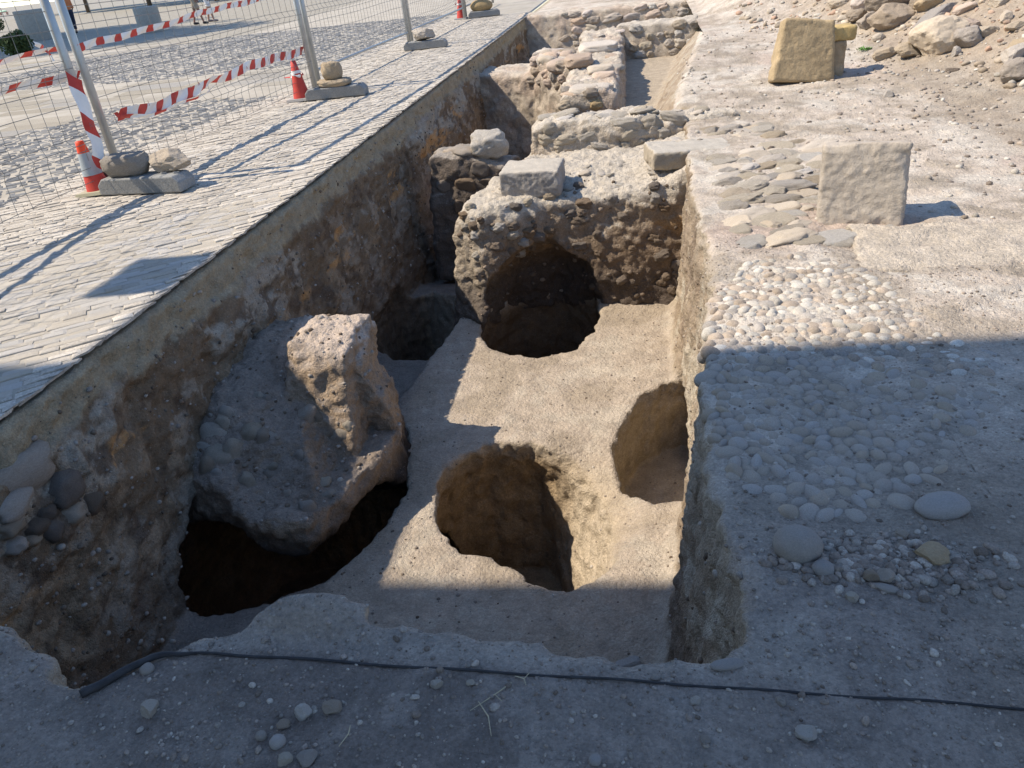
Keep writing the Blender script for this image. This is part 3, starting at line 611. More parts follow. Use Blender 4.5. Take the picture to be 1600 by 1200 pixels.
# ------------------------------------------------------------------ cobbled floor on the right
COB = [at(*p, -.09)[:2] for p in [(1118, 470), (1140, 425), (1180, 402), (1255, 392), (1330, 415), (1400, 450), (1440, 500), (1560, 560), (1560, 650), (1500, 720), (1470, 775), (1370, 822), (1270, 835), (1205, 815), (1140, 770), (1112, 700), (1104, 620), (1100, 540)]]
def inside(P, x, y): return float(poly_sd(P, np.array([x]), np.array([y]))[0])
cob = []
y = 1.8; row = 0
while y < 4.4:
    dy = RN.uniform(.038, .058); x = .12 + RN.uniform(0, .05)
    while x < 2.2:
        w = RN.uniform(.030, .060) * (1.5 if RN.random() < .12 else 1); xx = x + w / 2; yy = y + RN.uniform(-.016, .016) + .03 * math.sin(x * 5)
        sd = inside(COB, xx, yy)
        if sd < -.004:
            bury = max(0, (xx - .75) * .55) + (0.25 if RN.random() < .2 else 0) + max(0, 2.1 - yy) * .3
            if RN.random() > .06 + bury * .75: cob.append((xx, yy, w, dy, min(bury, .8)))
        x += w * 1.02
    y += dy
cob.sort(key=lambda c: c[0] ** 2 + c[1] ** 2)
rest = []
for i, (x, y, w, dy, bury) in enumerate(cob):
    d = drop(x, y)
    if not d: continue
    up = .030 * RN.uniform(.8, 1.15); zc = d[0].z - .0185 + RN.uniform(-.006, .005) - .014 * bury + (.008 if x < .3 else 0)
    sc = (w * RN.uniform(.56, .70), dy * RN.uniform(.58, .95), up)
    if i < 290: obj('cobble', lib('round', M_cobb), ground, (x, y, zc), (RN.uniform(-.3, .3), RN.uniform(-.3, .3), RN.uniform(-.9, .9)), sc)
    else: rest.append((x, y, zc, sc))
def merged(name, items, mat, sub=1, kinds=('round',), colf=None, parent=None):
    """many small pieces as one mesh; items: x, y, z, (sx, sy, sz)"""
    protos = [rock_verts(sub, 300 + i, kinds[i % len(kinds)]) for i in range(8)]
    rs = np.random.RandomState(5); Vs, Fs, Cs, k = [], [], [], 0
    it = np.array([(a[0], a[1], a[2], *a[3]) for a in items], np.float32); which = rs.randint(0, 8, len(it))
    for q in range(8):
        S = it[which == q]
        if not len(S): continue
        V, F = protos[q]; V = V.astype(np.float32); th = rs.rand(len(S)) * 6.283; c, s = np.cos(th)[:, None], np.sin(th)[:, None]
        X = V[None] * S[:, None, 3:6]
        X = np.stack([X[..., 0] * c - X[..., 1] * s, X[..., 0] * s + X[..., 1] * c, X[..., 2]], -1) + S[:, None, :3]
        Vs.append(X.reshape(-1, 3)); Fs.append((F[None] + (np.arange(len(S)) * len(V))[:, None, None]).reshape(-1, 3) + k); k += len(S) * len(V)
        Cs.append(np.repeat(colf(rs, S), len(V), 0))
    return obj(name, mesh_np(name, np.concatenate(Vs), np.concatenate(Fs), mat, np.concatenate(Cs)), parent)
def cf(cols, var=.2):
    cols = np.array(cols, np.float32)
    def f(rs, S): return cols[rs.randint(0, len(cols), len(S))] * (1 + var * (rs.rand(len(S), 1) * 2 - 1)).astype(np.float32)
    return f
GREYS = [(.38, .345, .29), (.30, .27, .235), (.44, .41, .355), (.33, .27, .21)]
if rest: tag(merged('cobble', rest, M_grav, 2, ('round',), cf(GREYS), ground), kind='stuff')

# flat rubble between the cobbles and the squared block
nr = 0; yy = 4.3
while yy < 7.9:
    hh = RN.uniform(.09, .17); xx = .46 + RN.uniform(0, .08) + (.04 if yy > 6 else 0)
    while xx < 1.35 - .1 * abs(yy - 6):
        w = hh * RN.uniform(1.0, 2.2)
        if RN.random() > .12 and nr < 150 and not (.85 < xx < 1.6 and 4.4 < yy < 5.0) and not (xx < .9 and 6.8 < yy < 7.4):
            d = drop(xx + w / 2, yy)
            if d: obj('rubble_stone', lib(RN.choice(['flat', 'angular', 'rough']), RN.choice([M_dust, M_dust, M_lime, M_dustbr]), 3), ground, (xx + w / 2, yy + RN.uniform(-.03, .03), d[0].z - .02), (RN.uniform(-.16, .10), RN.uniform(-.22, .08), RN.uniform(-.1, .8)), (w * .62, hh * .70, RN.uniform(.040, .055))); nr += 1
        xx += w * 1.02
    yy += hh * 1.0

# ------------------------------------------------------------------ squared blocks and slabs
def block(name, size, loc, rz, label, cat, colr, seed, tilt=(0, 0), step=.012, chip=.06, taper=0.0, topcol=None, rough=.004, lean=0.0, mat=None):
    hx, hy, hz = [s / 2 for s in size]
    def f(X, Y, Z):
        q = np.stack([np.abs(X) - hx + taper * (Z + hz) - 0 * X, np.abs(Y) - hy, np.abs(Z) - hz], -1) + .02
        d = np.linalg.norm(np.maximum(q, 0), axis=-1) + np.minimum(q.max(-1), 0) - .02
        P = np.stack([X, Y, Z], -1) + seed
        m = np.abs(d) < .09; dd = np.zeros_like(d)
        edge = np.exp(-((np.sort(q, -1)[..., 1]) / .05) ** 2)
        dd[m] = chip * np.maximum(fbm(P[m], .12, 2), 0) * edge[m] * .9 + .003 * vnoise(P[m], .15)
        return d + dd
    def c(V, Nn):
        C = col3(colr, len(V)); a = fbm(V + seed, .12, 3)
        C *= (1 + .22 * a)[:, None]
        if topcol: C[:] = C + (np.array(topcol) - C) * (sst(Nn[:, 2], .5, .9))[:, None]
        return C
    m = .06
    o = carve(name, f, ((-hx - m, hx + m), (-hy - m, hy + m), (-hz - m, hz + m)), step, c, rough, rough * .8, seed, mat or M_block, lump=.004)
    o.location = loc; o.rotation_euler = (tilt[0], tilt[1], rz); return tag(o, label, cat)
def on(p, lift): return Vector((p[0], p[1], lift))
p = at(1343, 362, -.17)
block('ashlar', (.47, .28, .50), (p.x + .03, p.y + .18, .05), RAD(-12), 'tall pale squared block standing upright beside the flat rubble, nearest of the big blocks', 'stone block', (.37, .32, .26), 4.2, chip=.035, tilt=(-.22, 0))
block('ashlar', (.70, .27, .66), (1.79, 9.74, .12), RAD(4), 'big ochre squared block leaning near the rubble heap', 'stone block', (.37, .28, .165), 12.3, tilt=(-.22, .1), chip=.06, taper=.12, step=.02)
block('ashlar', (.24, .3, .42), (2.17, 9.98, -.02), RAD(-8), 'small upright brown block behind the leaning ochre block', 'stone block', (.35, .27, .175), 22.3, chip=.06, step=.02)
o = block('loose_stone', (.30, .24, .16), (2.21, 9.93, .26), RAD(12), 'yellowish chunk lying on top of the small brown block', 'stone', (.42, .31, .14), 32.3, chip=.08, step=.02)
block('ashlar', (.54, .46, .24), (-1.0, 6.96, -.36), RAD(-2), 'grey squared block resting on the front left corner of the earth baulk', 'stone block', (.30, .275, .245), 42.3, chip=.03, topcol=(.39, .35, .29))  # dimly lit front darkened in its colour, top kept paler
block('stone_slab', (.74, .46, .17), (.40, 7.2, -.30), RAD(11), 'long flat smooth slab at the right end of the baulk, next to the rubble', 'slab', (.33, .28, .21), 52.3, chip=.05, topcol=(.38, .345, .29), tilt=(0, .05))
block('stone_slab', (1.95, .70, .16), (2.06, 4.06, -.165), RAD(-7), 'large cracked flat slab barely rising from the ground in front of the tall pale block', 'slab', (.42, .36, .285), 62.3, chip=.08, step=.022, topcol=(.44, .38, .305), rough=.018, mat=M_soil)
for (px, py, w, h, lab) in [(800, 235, 60, 46, 'chipped pale stone at the end of the shaded wall stub')]:
    r = look(px, py + 10); k = r[2] / 1200; me = rock_mesh('loose_stone', 77, 'rough', M_dust, 3)
    tag(obj('loose_stone', me, None, (-1.62, 8.2, -.30), (.2, 0, .4), (.19, .16, .14)), lab, 'stone')
# stones bedded on top of the long wall
for (x, y, s, nm) in [(-.60, 9.45, (.26, .2, .07), 'lime'), (-.48, 10.35, (.15, .12, .07), 'pink'), (-.55, 10.95, (.18, .14, .07), 'lime'), (-.68, 13.1, (.30, .33, .12), 'lime'), (-.9, 12.0, (.2, .3, .1), 'pink')]:
    obj('capping_stone', lib('flat', M_lime if nm == 'lime' else M_pink, 3, 4), wallH, (x, y, -.05), (0, 0, RN.uniform(-.2, .2)), s)

# ------------------------------------------------------------------ loose stones
HEAP = [(1390, 14, 56, 28, M_rubb, 'broad grey brown boulder near the top edge of the rubble heap'), (1391, 38, 50, 30, M_rubb, 'rounded brown boulder below the broad grey brown one'),
        (1461, 30, 66, 16, M_rubb, 'long narrow slab lying tilted on the rubble heap'), (1463, 75, 64, 44, M_lime, 'biggest pale angular boulder at the foot of the heap'),
        (1420, 87, 38, 20, M_ochre, 'ochre angular stone left of the biggest pale boulder'), (1384, 90, 32, 14, M_ochre, 'low ochre stone half buried nearer the leaning ochre block'),
        (1357, 42, 30, 20, M_rubb, 'brown wedge shaped stone left of the rounded brown boulder'), (1341, 30, 28, 18, M_rubb, 'brown stone at the left end of the heap, behind the wedge shaped one'),
        (1498, 48, 22, 18, M_ochre, 'orange brown stone between the tilted slab and the pink stone'), (1516, 49, 24, 20, M_pink, 'pinkish stone above the grey boulder on the heap'),
        (1513, 67, 38, 26, M_rubb, 'grey boulder right of the biggest pale boulder'), (1540, 54, 26, 14, M_lime, 'pale yellowish flat stone right of the pinkish stone'),
        (1587, 45, 22, 11, M_lime, 'pale flat stone alone high on the slope at the right'), (1570, 33, 15, 13, M_lime, 'small grey stone standing on the slope above the pale flat one'),
        (1582, 92, 40, 18, M_lime, 'long pale stone tilted against the slope at the right edge'), (1588, 78, 26, 14, M_ochre, 'brown stone resting behind the long pale tilted stone'),
        (1588, 118, 40, 22, M_rubb, 'grey boulder at the right edge of the photo, lowest of the heap'), (1508, 17, 28, 11, M_pink, 'reddish flat stone above the tilted slab'),
        (1450, 12, 30, 20, M_ochre, 'pale ochre stone at the top edge, right of the broad boulder'), (1432, 12, 18, 14, M_rubb, 'small brown stone touching the broad boulder'),
        (1388, 151, 12, 10, M_cobb, 'small grey pebble alone on the pale ground below the heap'), (1492, 87, 12, 13, M_lime, 'small pale stone at the right foot of the biggest boulder'),
        (1488, 112, 15, 7, M_brown, 'small dark stone lying in front of the biggest pale boulder'), (1345, 12, 26, 16, M_pink, 'pinkish stone at the top edge of the heap'), (1310, 8, 24, 14, M_lime, 'pale stone at the top left end of the heap'),
        (1560, 8, 24, 14, M_lime, 'pale stone highest on the right slope'), (1372, 62, 14, 10, M_lime, 'small pale stone just below the rounded brown boulder')]
M_near = earthy('dusty_pebble', (.33, .295, .245), scale=1.4, bump=.5, speck=.1, var=.2, objrand=.12, vcol=False)
M_nearc = earthy('dusty_cobble', (.27, .24, .205), scale=1.4, bump=.4, speck=.1, var=.2, objrand=.12, vcol=False)
NEAR = [(1245, 862, 62, 54, M_nearc, 'big rounded grey cobble lying alone in front of the cobbled floor'), (1470, 796, 62, 30, M_nearc, 'oval flat cobble lying right of the cobbled floor'), (1452, 871, 50, 26, M_ochre, 'brownish angular stone amid gravel at the right'),
        (1286, 893, 28, 22, M_nearc, 'small angular stone just right of the big rounded cobble'), (1361, 905, 20, 22, M_rubb, 'brown stone at the left of the gravel cluster'), (1381, 902, 26, 16, M_rubb, 'brown flat stone in the middle of the gravel cluster'),
        (1386, 921, 32, 9, M_nearc, 'thin pale flat stone below the gravel cluster'), (1331, 936, 18, 16, M_near, 'small whitish stone below left of the gravel cluster'), (1410, 838, 18, 14, M_rubb, 'small brown pebble between the oval cobble and the gravel'),
        (1136, 1040, 46, 12, M_nearc, 'pale flat plate at the near right corner of the pit'), (984, 1038, 38, 14, M_near, 'whitish flat stone bedded in the near rim of the pit'),
        (236, 1112, 24, 24, M_near, 'pale pebble left in the foreground soil'), (475, 1117, 22, 24, M_near, 'brightest whitish pebble in the foreground'), (231, 1048, 18, 14, M_nearc, 'pebble lying against the black pipe at the left'),
        (435, 1163, 20, 22, M_nearc, 'rounded grey pebble near the bottom edge, middle of a pebble group'), (443, 1135, 18, 13, M_rubb, 'brownish pebble above the rounded grey one'), (446, 1190, 20, 18, M_near, 'pale pebble at the bottom edge below the pebble group'),
        (520, 1107, 28, 16, M_rubb, 'dusty flat stone right of the brightest pebble'), (683, 1070, 17, 14, M_near, 'small pale stone near the pipe, mid foreground'), (481, 1188, 30, 16, M_rubb, 'half buried brown stone at the bottom edge'),
        (1088, 1097, 16, 11, M_near, 'small broken whitish stone right of centre in the foreground'), (1260, 1149, 26, 22, M_near, 'jagged white lump of mortar at the lower right'), (930, 1190, 16, 14, M_nearc, 'grey pebble at the bottom edge right of centre'),
        (409, 1152, 14, 14, M_nearc, 'dark grey pebble at the left of the pebble group'), (1102, 1160, 16, 12, M_rubb, 'dusty brown stone between the white ones'), (736, 1068, 12, 10, M_near, 'tiny pale stone right of the small pale one near the pipe')]
for i, (px, py, w, h, m, lab) in enumerate(HEAP + NEAR):
    r = look(px, py, [ground])
    if not r: continue
    k = r[2] / 1200; far = i < len(HEAP)
    kind = 'round' if (m is M_nearc and not far) else 'angular'
    me = rock_mesh('loose_stone', 500 + i, kind, m, 3)
    rz = .55 if 'long' in lab else RN.uniform(-.5, .5)
    s = (w * k * .56, min(w, h * 1.6) * k * .5, h * k * (.62 if far else .5))
    tag(obj('loose_stone', me, None, r[0] + Vector((0, 0, s[2] * .45)), (RN.uniform(-.15, .15), -.35 if 'tilted' in lab else RN.uniform(-.15, .15), rz), s), lab, 'stone')

# gravel: strewn by chance, one mesh per spread
rs = np.random.RandomState(3)
def strew(name, n, fx, fy, size, mat, cols, sub=1, kinds=('angular', 'round'), keep=None, power=2.2, sink=.25):
    it = []
    for i in range(n):
        x, y = fx(), fy()
        if keep and not keep(x, y): continue
        d = drop(x, y)
        if not d or d[0].z < -.42 or d[1].z < .3: continue
        s = size[0] + (size[1] - size[0]) * rs.rand() ** power
        it.append((x, y, d[0].z + s * .5 * (.5 - sink), (s * rs.uniform(.7, 1.2), s * rs.uniform(.6, 1), s * rs.uniform(.4, .8))))
    return tag(merged(name, it, mat, sub, kinds, cf(cols, .3)), kind='stuff')
EG = [(.24, .20, .165), (.27, .235, .195), (.34, .30, .25), (.18, .145, .115), (.25, .205, .165)]
U = rs.uniform
strew('foreground_gravel', 13000, lambda: U(-1.9, 2.1), lambda: U(.5, 1.42), (.0016, .0075), M_grav, EG, 0, power=3.2)
strew('foreground_gravel', 420, lambda: U(-1.8, 2.1), lambda: U(.5, 1.42), (.006, .014), M_grav, EG, 1, power=2)
strew('right_gravel', 8000, lambda: U(.25, 2.8), lambda: 1.3 + 3.2 * rs.rand() ** 1.4, (.002, .011), M_grav, EG, 0, power=2.8)
g0 = at(1380, 890, -.05)
strew('gravel_cluster', 900, lambda: g0.x + rs.randn() * .13, lambda: g0.y + rs.randn() * .055, (.003, .02), M_grav, EG, 1, power=1.6)
strew('ground_rubble', 9000, lambda: U(.5, 6.0), lambda: U(4.3, 14), (.005, .035), M_grav, EG + GREYS, 0, keep=lambda x, y: rs.rand() < .25 + .75 * min(1, max(0, (x - 1.6) / 1.6)), power=3.2)
HC = [(.42, .36, .28), (.36, .29, .21), (.46, .42, .35), (.36, .24, .17), (.30, .25, .19), (.42, .30, .22)]
strew('heap_rubble', 14000, lambda: U(1.6, 8.0), lambda: U(6.5, 24), (.008, .085), M_grav, HC, 1, ('angular',), keep=lambda x, y: max((x - 2.9) * .98 + (y - 11.0) * .18, (y - 13.4) * .95 + (x - 2.0) * .3) > 0 and rs.rand() < .8, power=4.2)
def grit_on(name, n, fo, dirv, size, cols, obs=(ground,), power=2.5):
    it = []
    for i in range(n):
        o0 = fo(); best = None
        for o in obs:
            ok, p, nn, _ = o.ray_cast(o0, dirv)
            if ok and (best is None or (p - Vector(o0)).length < (best - Vector(o0)).length): best = p.copy()
        if best is None: continue
        s = size[0] + (size[1] - size[0]) * rs.rand() ** power; it.append((best.x, best.y, best.z, (s * U(.7, 1.2), s * U(.7, 1.2), s * U(.6, 1))))
    return tag(merged(name, it, M_grav, 1, ('angular', 'round'), cf(cols, .3)), kind='stuff')
BR = [(.20, .16, .12), (.28, .24, .2), (.14, .105, .075), (.34, .30, .25)]
grit_on('section_grit', 3600, lambda: (-1.9, 1.4 + 12 * rs.rand() ** 1.5, U(-1.5, -.08)), (-1, 0, 0), (.002, .018), BR, power=3)
grit_on('section_grit', 1100, lambda: (-.1, U(1.4, 6.8), U(-1.45, -.12)), (1, 0, 0), (.002, .013), BR, power=3)
grit_on('baulk_grit', 260, lambda: (U(-1.7, .4), 5.9, U(-1.45, -.45)), (0, 1, 0), (.004, .03), [(.12, .09, .065), (.2, .155, .115), (.155, .12, .088)], (baulk,), 3)
grit_on('stump_grit', 600, lambda: (U(-2.7, -1.5), U(2.9, 4.6), .2), (0, 0, -1), (.003, .02), BR, (mass,), 2.5)
grit_on('floor_crumbs', 2600, lambda: (U(-1.9, .25), U(2.3, 6.6), -.9), (0, 0, -1), (.0015, .011), BR + EG, power=4)

# ------------------------------------------------------------------ black pipe, twigs, weed
M_pipe = plain('black_pipe', (.035, .034, .035), .7, var=.5, scale=30)
pts = []
for px, py in [(128, 1089), (150, 1078), (180, 1062), (212, 1044), (240, 1031), (268, 1025), (300, 1023), (340, 1024), (420, 1028), (520, 1035), (640, 1043), (760, 1051), (880, 1058), (1000, 1066), (1120, 1075), (1240, 1083), (1360, 1091), (1480, 1099), (1620, 1110), (1800, 1124)]:
    r = look(px, py, [ground]); pts.append(r[0] if r else at(px, py, 0))
pp = [np.array(p) for p in pts]
for i, p in enumerate(pp):
    if i and p[2] < -.05: p[:] = np.array(at(*[(128, 1089), (150, 1078), (180, 1062), (212, 1044), (240, 1031), (268, 1025), (300, 1023)][i], -.005)) if i < 7 else p
z = np.array([p[2] for p in pp]); z = np.convolve(np.pad(z, 1, 'edge'), [.25, .5, .25], 'valid')
P = np.array(pp); P[:, 2] = z + np.interp(np.arange(len(P)), [0, 4, 8, 12, 20], [.010, .010, .004, .003, .0025])
tt = np.linspace(0, len(P) - 1, 90); P = np.stack([np.interp(tt, np.arange(len(P)), P[:, i]) for i in range(3)], -1); P[:, 1] += .002 * np.sin(tt * 3.1)
G = Geo(); G.tube(P, np.interp(tt, [0, .8, 4, 6, 12, 20], [.0115, .0115, .0095, .0042, .0032, .0028]), 10)
tag(obj('water_pipe', G.mesh('water_pipe', M_pipe, True)), 'thin black plastic pipe running along the near rim of the pit', 'pipe')
M_straw = plain('dry_straw', (.42, .36, .24), .8)
for k, (a, b, lab) in enumerate([((748, 1098), (768, 1152), 'long dry straw stalk lying in the foreground soil'), ((800, 1068), (735, 1112), 'bent dry twig beside the long straw stalk'), ((805, 1058), (822, 1072), 'short forked bit of straw just below the pipe'), ((548, 1135), (530, 1168), 'short straw left of centre near the bottom edge')]):
    A, B = look(*a, [ground])[0], look(*b, [ground])[0]; mid = (A + B) / 2 + Vector((.008, .004, .006))
    G = Geo(); G.tube([A + Vector((0, 0, .004)), mid, B + Vector((0, 0, .004))], [.0012, .0016, .0009], 5)
    if k == 1: G.tube([mid, mid + Vector((.02, -.02, .004))], .0009, 5)
    if k == 2: G.tube([mid, mid + Vector((.012, .014, .004))], .0009, 5)
    tag(obj('straw', G.mesh('straw', M_straw)), lab, 'straw')
M_leaf = plain('weed_leaf', (.10, .20, .045), .6)
r = look(1352, 79, [ground]); G = Geo()
for i in range(70):
    a = RN.uniform(0, 6.28); l = RN.uniform(.02, .06); c = np.array(r[0]) + np.array([RN.gauss(0, .045), RN.gauss(0, .035), .005]); d = np.array([math.cos(a), math.sin(a), RN.uniform(.4, 1.4)]); d /= np.linalg.norm(d); s = np.cross(d, [0, 0, 1]) * l * .28
    G.add([c, c + d * l * .5 + s, c + d * l, c + d * l * .5 - s], [[0, 1, 2, 3]])
tag(obj('weed', G.mesh('weed', M_leaf)), 'small green weed growing right of the leaning ochre block', 'weed')

# ------------------------------------------------------------------ the square beside the trench
def flat_mat(name, kind):
    m, nt, b = nmat(name); b.inputs['Roughness'].default_value = .9
    pos = N(nt, 'ShaderNodeNewGeometry').outputs['Position']
    n1 = N(nt, 'ShaderNodeTexNoise', i_Scale=1.7, i_Detail=8.0, i_Roughness=.65); L(nt, pos, n1.inputs['Vector'])
    cr = N(nt, 'ShaderNodeValToRGB'); L(nt, n1.outputs['Fac'], cr.inputs['Fac']); e = cr.color_ramp.elements
    e[0].position, e[1].position = .3, .72
    if kind == 'joint': e[0].color, e[1].color = (.29, .26, .21, 1), (.42, .38, .315, 1); L(nt, cr.outputs[0], b.inputs['Base Color']); return m
    e[0].color, e[1].color = ((.25, .225, .18, 1), (.32, .29, .235, 1)) if kind == 'slab' else ((.15, .155, .155, 1), (.24, .237, .228, 1))
    v = N(nt, 'ShaderNodeTexVoronoi', feature='DISTANCE_TO_EDGE', i_Scale=(2.2 if kind == 'slab' else 8.0)); L(nt, pos, v.inputs['Vector'])
    mr = N(nt, 'ShaderNodeMapRange', i_1=0, i_2=(.02 if kind == 'slab' else .12), i_3=.5, i_4=1); L(nt, v.outputs['Distance'], mr.inputs[0])
    s = N(nt, 'ShaderNodeVectorMath', operation='SCALE'); L(nt, cr.outputs[0], s.inputs[0]); L(nt, mr.outputs[0], s.inputs['Scale']); L(nt, s.outputs[0], b.inputs['Base Color'])
    bp = N(nt, 'ShaderNodeBump', i_Strength=.6, i_Distance=.02); L(nt, mr.outputs[0], bp.inputs['Height']); L(nt, bp.outputs[0], b.inputs['Normal'])
    return m
M_joint, M_farslab, M_farcob = flat_mat('sandy_joint', 'joint'), flat_mat('far_slabs', 'slab'), flat_mat('far_cobbles', 'cob')
def plate(name, poly, z, mat):
    n = len(poly); return obj(name, mesh_np(name, [(x, y, z) for x, y in poly], np.array([list(range(n))]), mat, smooth=False))
plaza = plate('plaza', [(-500, -60), (-2.705, -60), (-2.705, 60), (-2.705, 700), (-500, 700)], -.007, M_joint); tag(plaza, kind='structure')
tag(plate('plaza_band', [(-500, 23.4), (-11.6, 23.6), (-12.4, 36), (-14, 60), (-14, 600), (-500, 600)], -.004, M_farslab), kind='structure')
tag(plate('plaza_cobbles', [(-11.5, 23.7), (-2.75, 23.7), (-2.75, 600), (-13.9, 600), (-13.9, 60), (-12.3, 36)], -.008, M_farcob), kind='structure')
M_pale = plain('sett', (.5, .455, .385), .9, scale=9)
def sett_mesh(seed, mat, bev=.12, h=.5):
    r = random.Random(seed); j = lambda v, a=.06: v + r.uniform(-a, a)
    T = [(j(-.5 + bev), j(-.5 + bev)), (j(.5 - bev), j(-.5 + bev)), (j(.5 - bev), j(.5 - bev)), (j(-.5 + bev), j(.5 - bev))]
    B = [(j(-.49, .03), j(-.46, .03)), (j(.49, .03), j(-.46, .03)), (j(.49, .03), j(.46, .03)), (j(-.49, .03), j(.46, .03))]
    V = [(x, y, -1) for x, y in B] + [(x, y, 0 - .12 * r.random()) for x, y in B] + [(x, y, .28 + r.uniform(-.15, .15)) for x, y in T] + [(0, 0, .36)]
    F4 = [[0, 1, 5, 4], [1, 2, 6, 5], [2, 3, 7, 6], [3, 0, 4, 7], [4, 5, 9, 8], [5, 6, 10, 9], [6, 7, 11, 10], [7, 4, 8, 11]]
    F3 = [[8, 9, 12], [9, 10, 12], [10, 11, 12], [11, 8, 12]]
    return np.array(V, float), np.array(F4), np.array(F3)
SETT = [sett_mesh(i, None) for i in range(10)]
SETT_ME = [mesh_np('paving_stone', v, [f3, f4], M_sett, smooth=False) for v, f4, f3 in SETT]
def setts(region, L0, W0, ang, zt, seed):
    """rows of stones: centre, length, width, angle"""
    r = random.Random(seed); ca, sa = math.cos(ang), math.sin(ang); xs = [p[0] for p in region]; ys = [p[1] for p in region]
    cs = [(x * ca + y * sa, -x * sa + y * ca) for x in (min(xs), max(xs)) for y in (min(ys), max(ys))]
    u0, u1, v0, v1 = min(c[0] for c in cs), max(c[0] for c in cs), min(c[1] for c in cs), max(c[1] for c in cs)
    out = []; v = v0
    while v < v1:
        w = W0 * r.uniform(.75, 1.25); u = u0 + r.uniform(0, L0)
        while u < u1:
            l = L0 * r.uniform(.55, 1.45); uc, vc = u + l / 2, v + w / 2 + .04 * math.sin(u * 2.1 + v)
            out.append((uc * ca - vc * sa, uc * sa + vc * ca, l * .97, w * .93, ang + r.uniform(-.05, .05), zt + r.uniform(-.005, .005), r.random())); u += l
        v += w
    P = np.array(out); sd = poly_sd(region, P[:, 0], P[:, 1]); return P[sd < .02]
def sett_stuff(name, P, cols, parent, clampx=None, hz=.009):
    rsx = np.random.RandomState(8); q = rsx.randint(0, 10, len(P)); Vs, F4s, F3s, Cs, k = [], [], [], [], 0
    for i in range(10):
        S = P[q == i]; V, f4, f3 = SETT[i]; c, s = np.cos(S[:, 4])[:, None], np.sin(S[:, 4])[:, None]
        x = V[None, :, 0] * S[:, 2:3]; y = V[None, :, 1] * S[:, 3:4]; zz = V[None, :, 2] * hz + S[:, 5:6] - hz * .3 + 0 * x
        X = np.stack([x * c - y * s + S[:, 0:1], x * s + y * c + S[:, 1:2], zz], -1).reshape(-1, 3)
        off = (np.arange(len(S)) * len(V))[:, None, None] + k
        Vs.append(X); F4s.append((f4[None] + off).reshape(-1, 4)); F3s.append((f3[None] + off).reshape(-1, 3)); k += len(X)
        Cs.append(np.repeat(np.array(cols, np.float32)[rsx.randint(0, len(cols), len(S))] * rsx.uniform(.85, 1.12, (len(S), 1)), len(V), 0))
    X = np.concatenate(Vs)
    if clampx is not None: X[:, 0] = np.minimum(X[:, 0], clampx + .006 * vnoise(X * np.array([0, 1, 0]), .11) + .004 * vnoise(X, .03))
    return obj(name, mesh_np(name, X, [np.concatenate(F3s), np.concatenate(F4s)], M_grit2, np.concatenate(Cs), smooth=False), parent)
M_grit2 = earthy('worn_paving', bump=.45, speck=.12, var=.2, scale=1.0, dist=.008)
ZA = [(-2.62, 0.6), (-2.62, 21.0), (-5.1, 21.0), (-5.25, 15.0), (-5.1, 11.0), (-5.35, 8.4), (-5.5, 6.0), (-5.6, .6)]
PA = setts(ZA, .155, .058, RAD(36), .0, 4)
PA = PA[(PA[:, 1] > 1.9)]
d2 = np.hypot(PA[:, 0], PA[:, 1] - .2); vis = np.array([(lambda q: -20 < q[0] < 1620 and q[1] < 1250)((lambda c: (800 + 1200 * c[0] / c[2], 600 + 1200 * c[1] / c[2]) if c[2] > .3 else (-99, 0))(np.array([p[0], p[1], -CAM_Z]) @ CR)) for p in PA])
inner = (PA[:, 0] < -2.83) & vis
order = np.argsort(np.where(inner, d2, 1e9)); pick = np.zeros(len(PA), bool); pick[order[:296]] = True
for p in PA[pick]:
    obj('paving_stone', RN.choice(SETT_ME), plaza, (p[0], p[1], p[5] - .006), (RN.uniform(-.035, .035), RN.uniform(-.015, .015), p[4]), (p[2] * 1.03, p[3] * 1.10, .009))
PAL = [(.42, .38, .32), (.455, .415, .355), (.375, .335, .28), (.43, .385, .32)]
tag(sett_stuff('paving_stone', PA[~pick], PAL, plaza, -2.69), kind='stuff')
GR = [(.135, .138, .14), (.17, .17, .167), (.115, .12, .126), (.19, .185, .174)]
ZB = [(-5.3, 4.0), (-5.32, 6), (-5.2, 8.4), (-4.95, 10.8), (-8.0, 11.3), (-8.1, 9.3), (-9.5, 8.6), (-9.5, 4.0)]
tag(sett_stuff('grey_sett', setts(ZB, .15, .10, RAD(36), -.004, 6), GR, plaza, hz=.03), kind='stuff')
ZC = [(-4.95, 14.5), (-5.1, 23.7), (-11.6, 23.7), (-15.5, 21.0), (-15.0, 15.2), (-9.0, 14.2)]
tag(sett_stuff('grey_sett', setts(ZC, .17, .12, RAD(36), -.004, 9), GR, plaza, hz=.03), kind='stuff')
M_slab2 = earthy('band_slab', (.28, .25, .20), scale=.8, bump=.25, speck=.05, var=.12, objrand=.09, vcol=False)
SLAB_ME = [mesh_np('paving_slab', v, [f3, f4], M_slab2, smooth=False) for v, f4, f3 in [(lambda s: (s[0] * np.array([1, 1, .35]), s[1], s[2]))(sett_mesh(50 + i, None, .02)) for i in range(5)]]
for i, (reg, a) in enumerate([([(-5.0, 10.85), (-5.0, 14.4), (-9, 14.1), (-15, 15.1), (-15, 11.4), (-8.1, 11.35)], .04), ([(-8.1, 9.35), (-8.1, 11.3), (-15, 11.4), (-15, 9.5)], .04), ([(-15.6, 21.1), (-11.7, 23.6), (-22, 23.4), (-22, 15.2), (-15.1, 15.3)], .04)]):
    for p in setts(reg, .95, .62, a, -.004, 30 + i): obj('paving_slab', RN.choice(SLAB_ME), plaza, (p[0], p[1], p[5] - .004), (0, 0, p[4]), (p[2] * .99, p[3] * 1.02, .016))

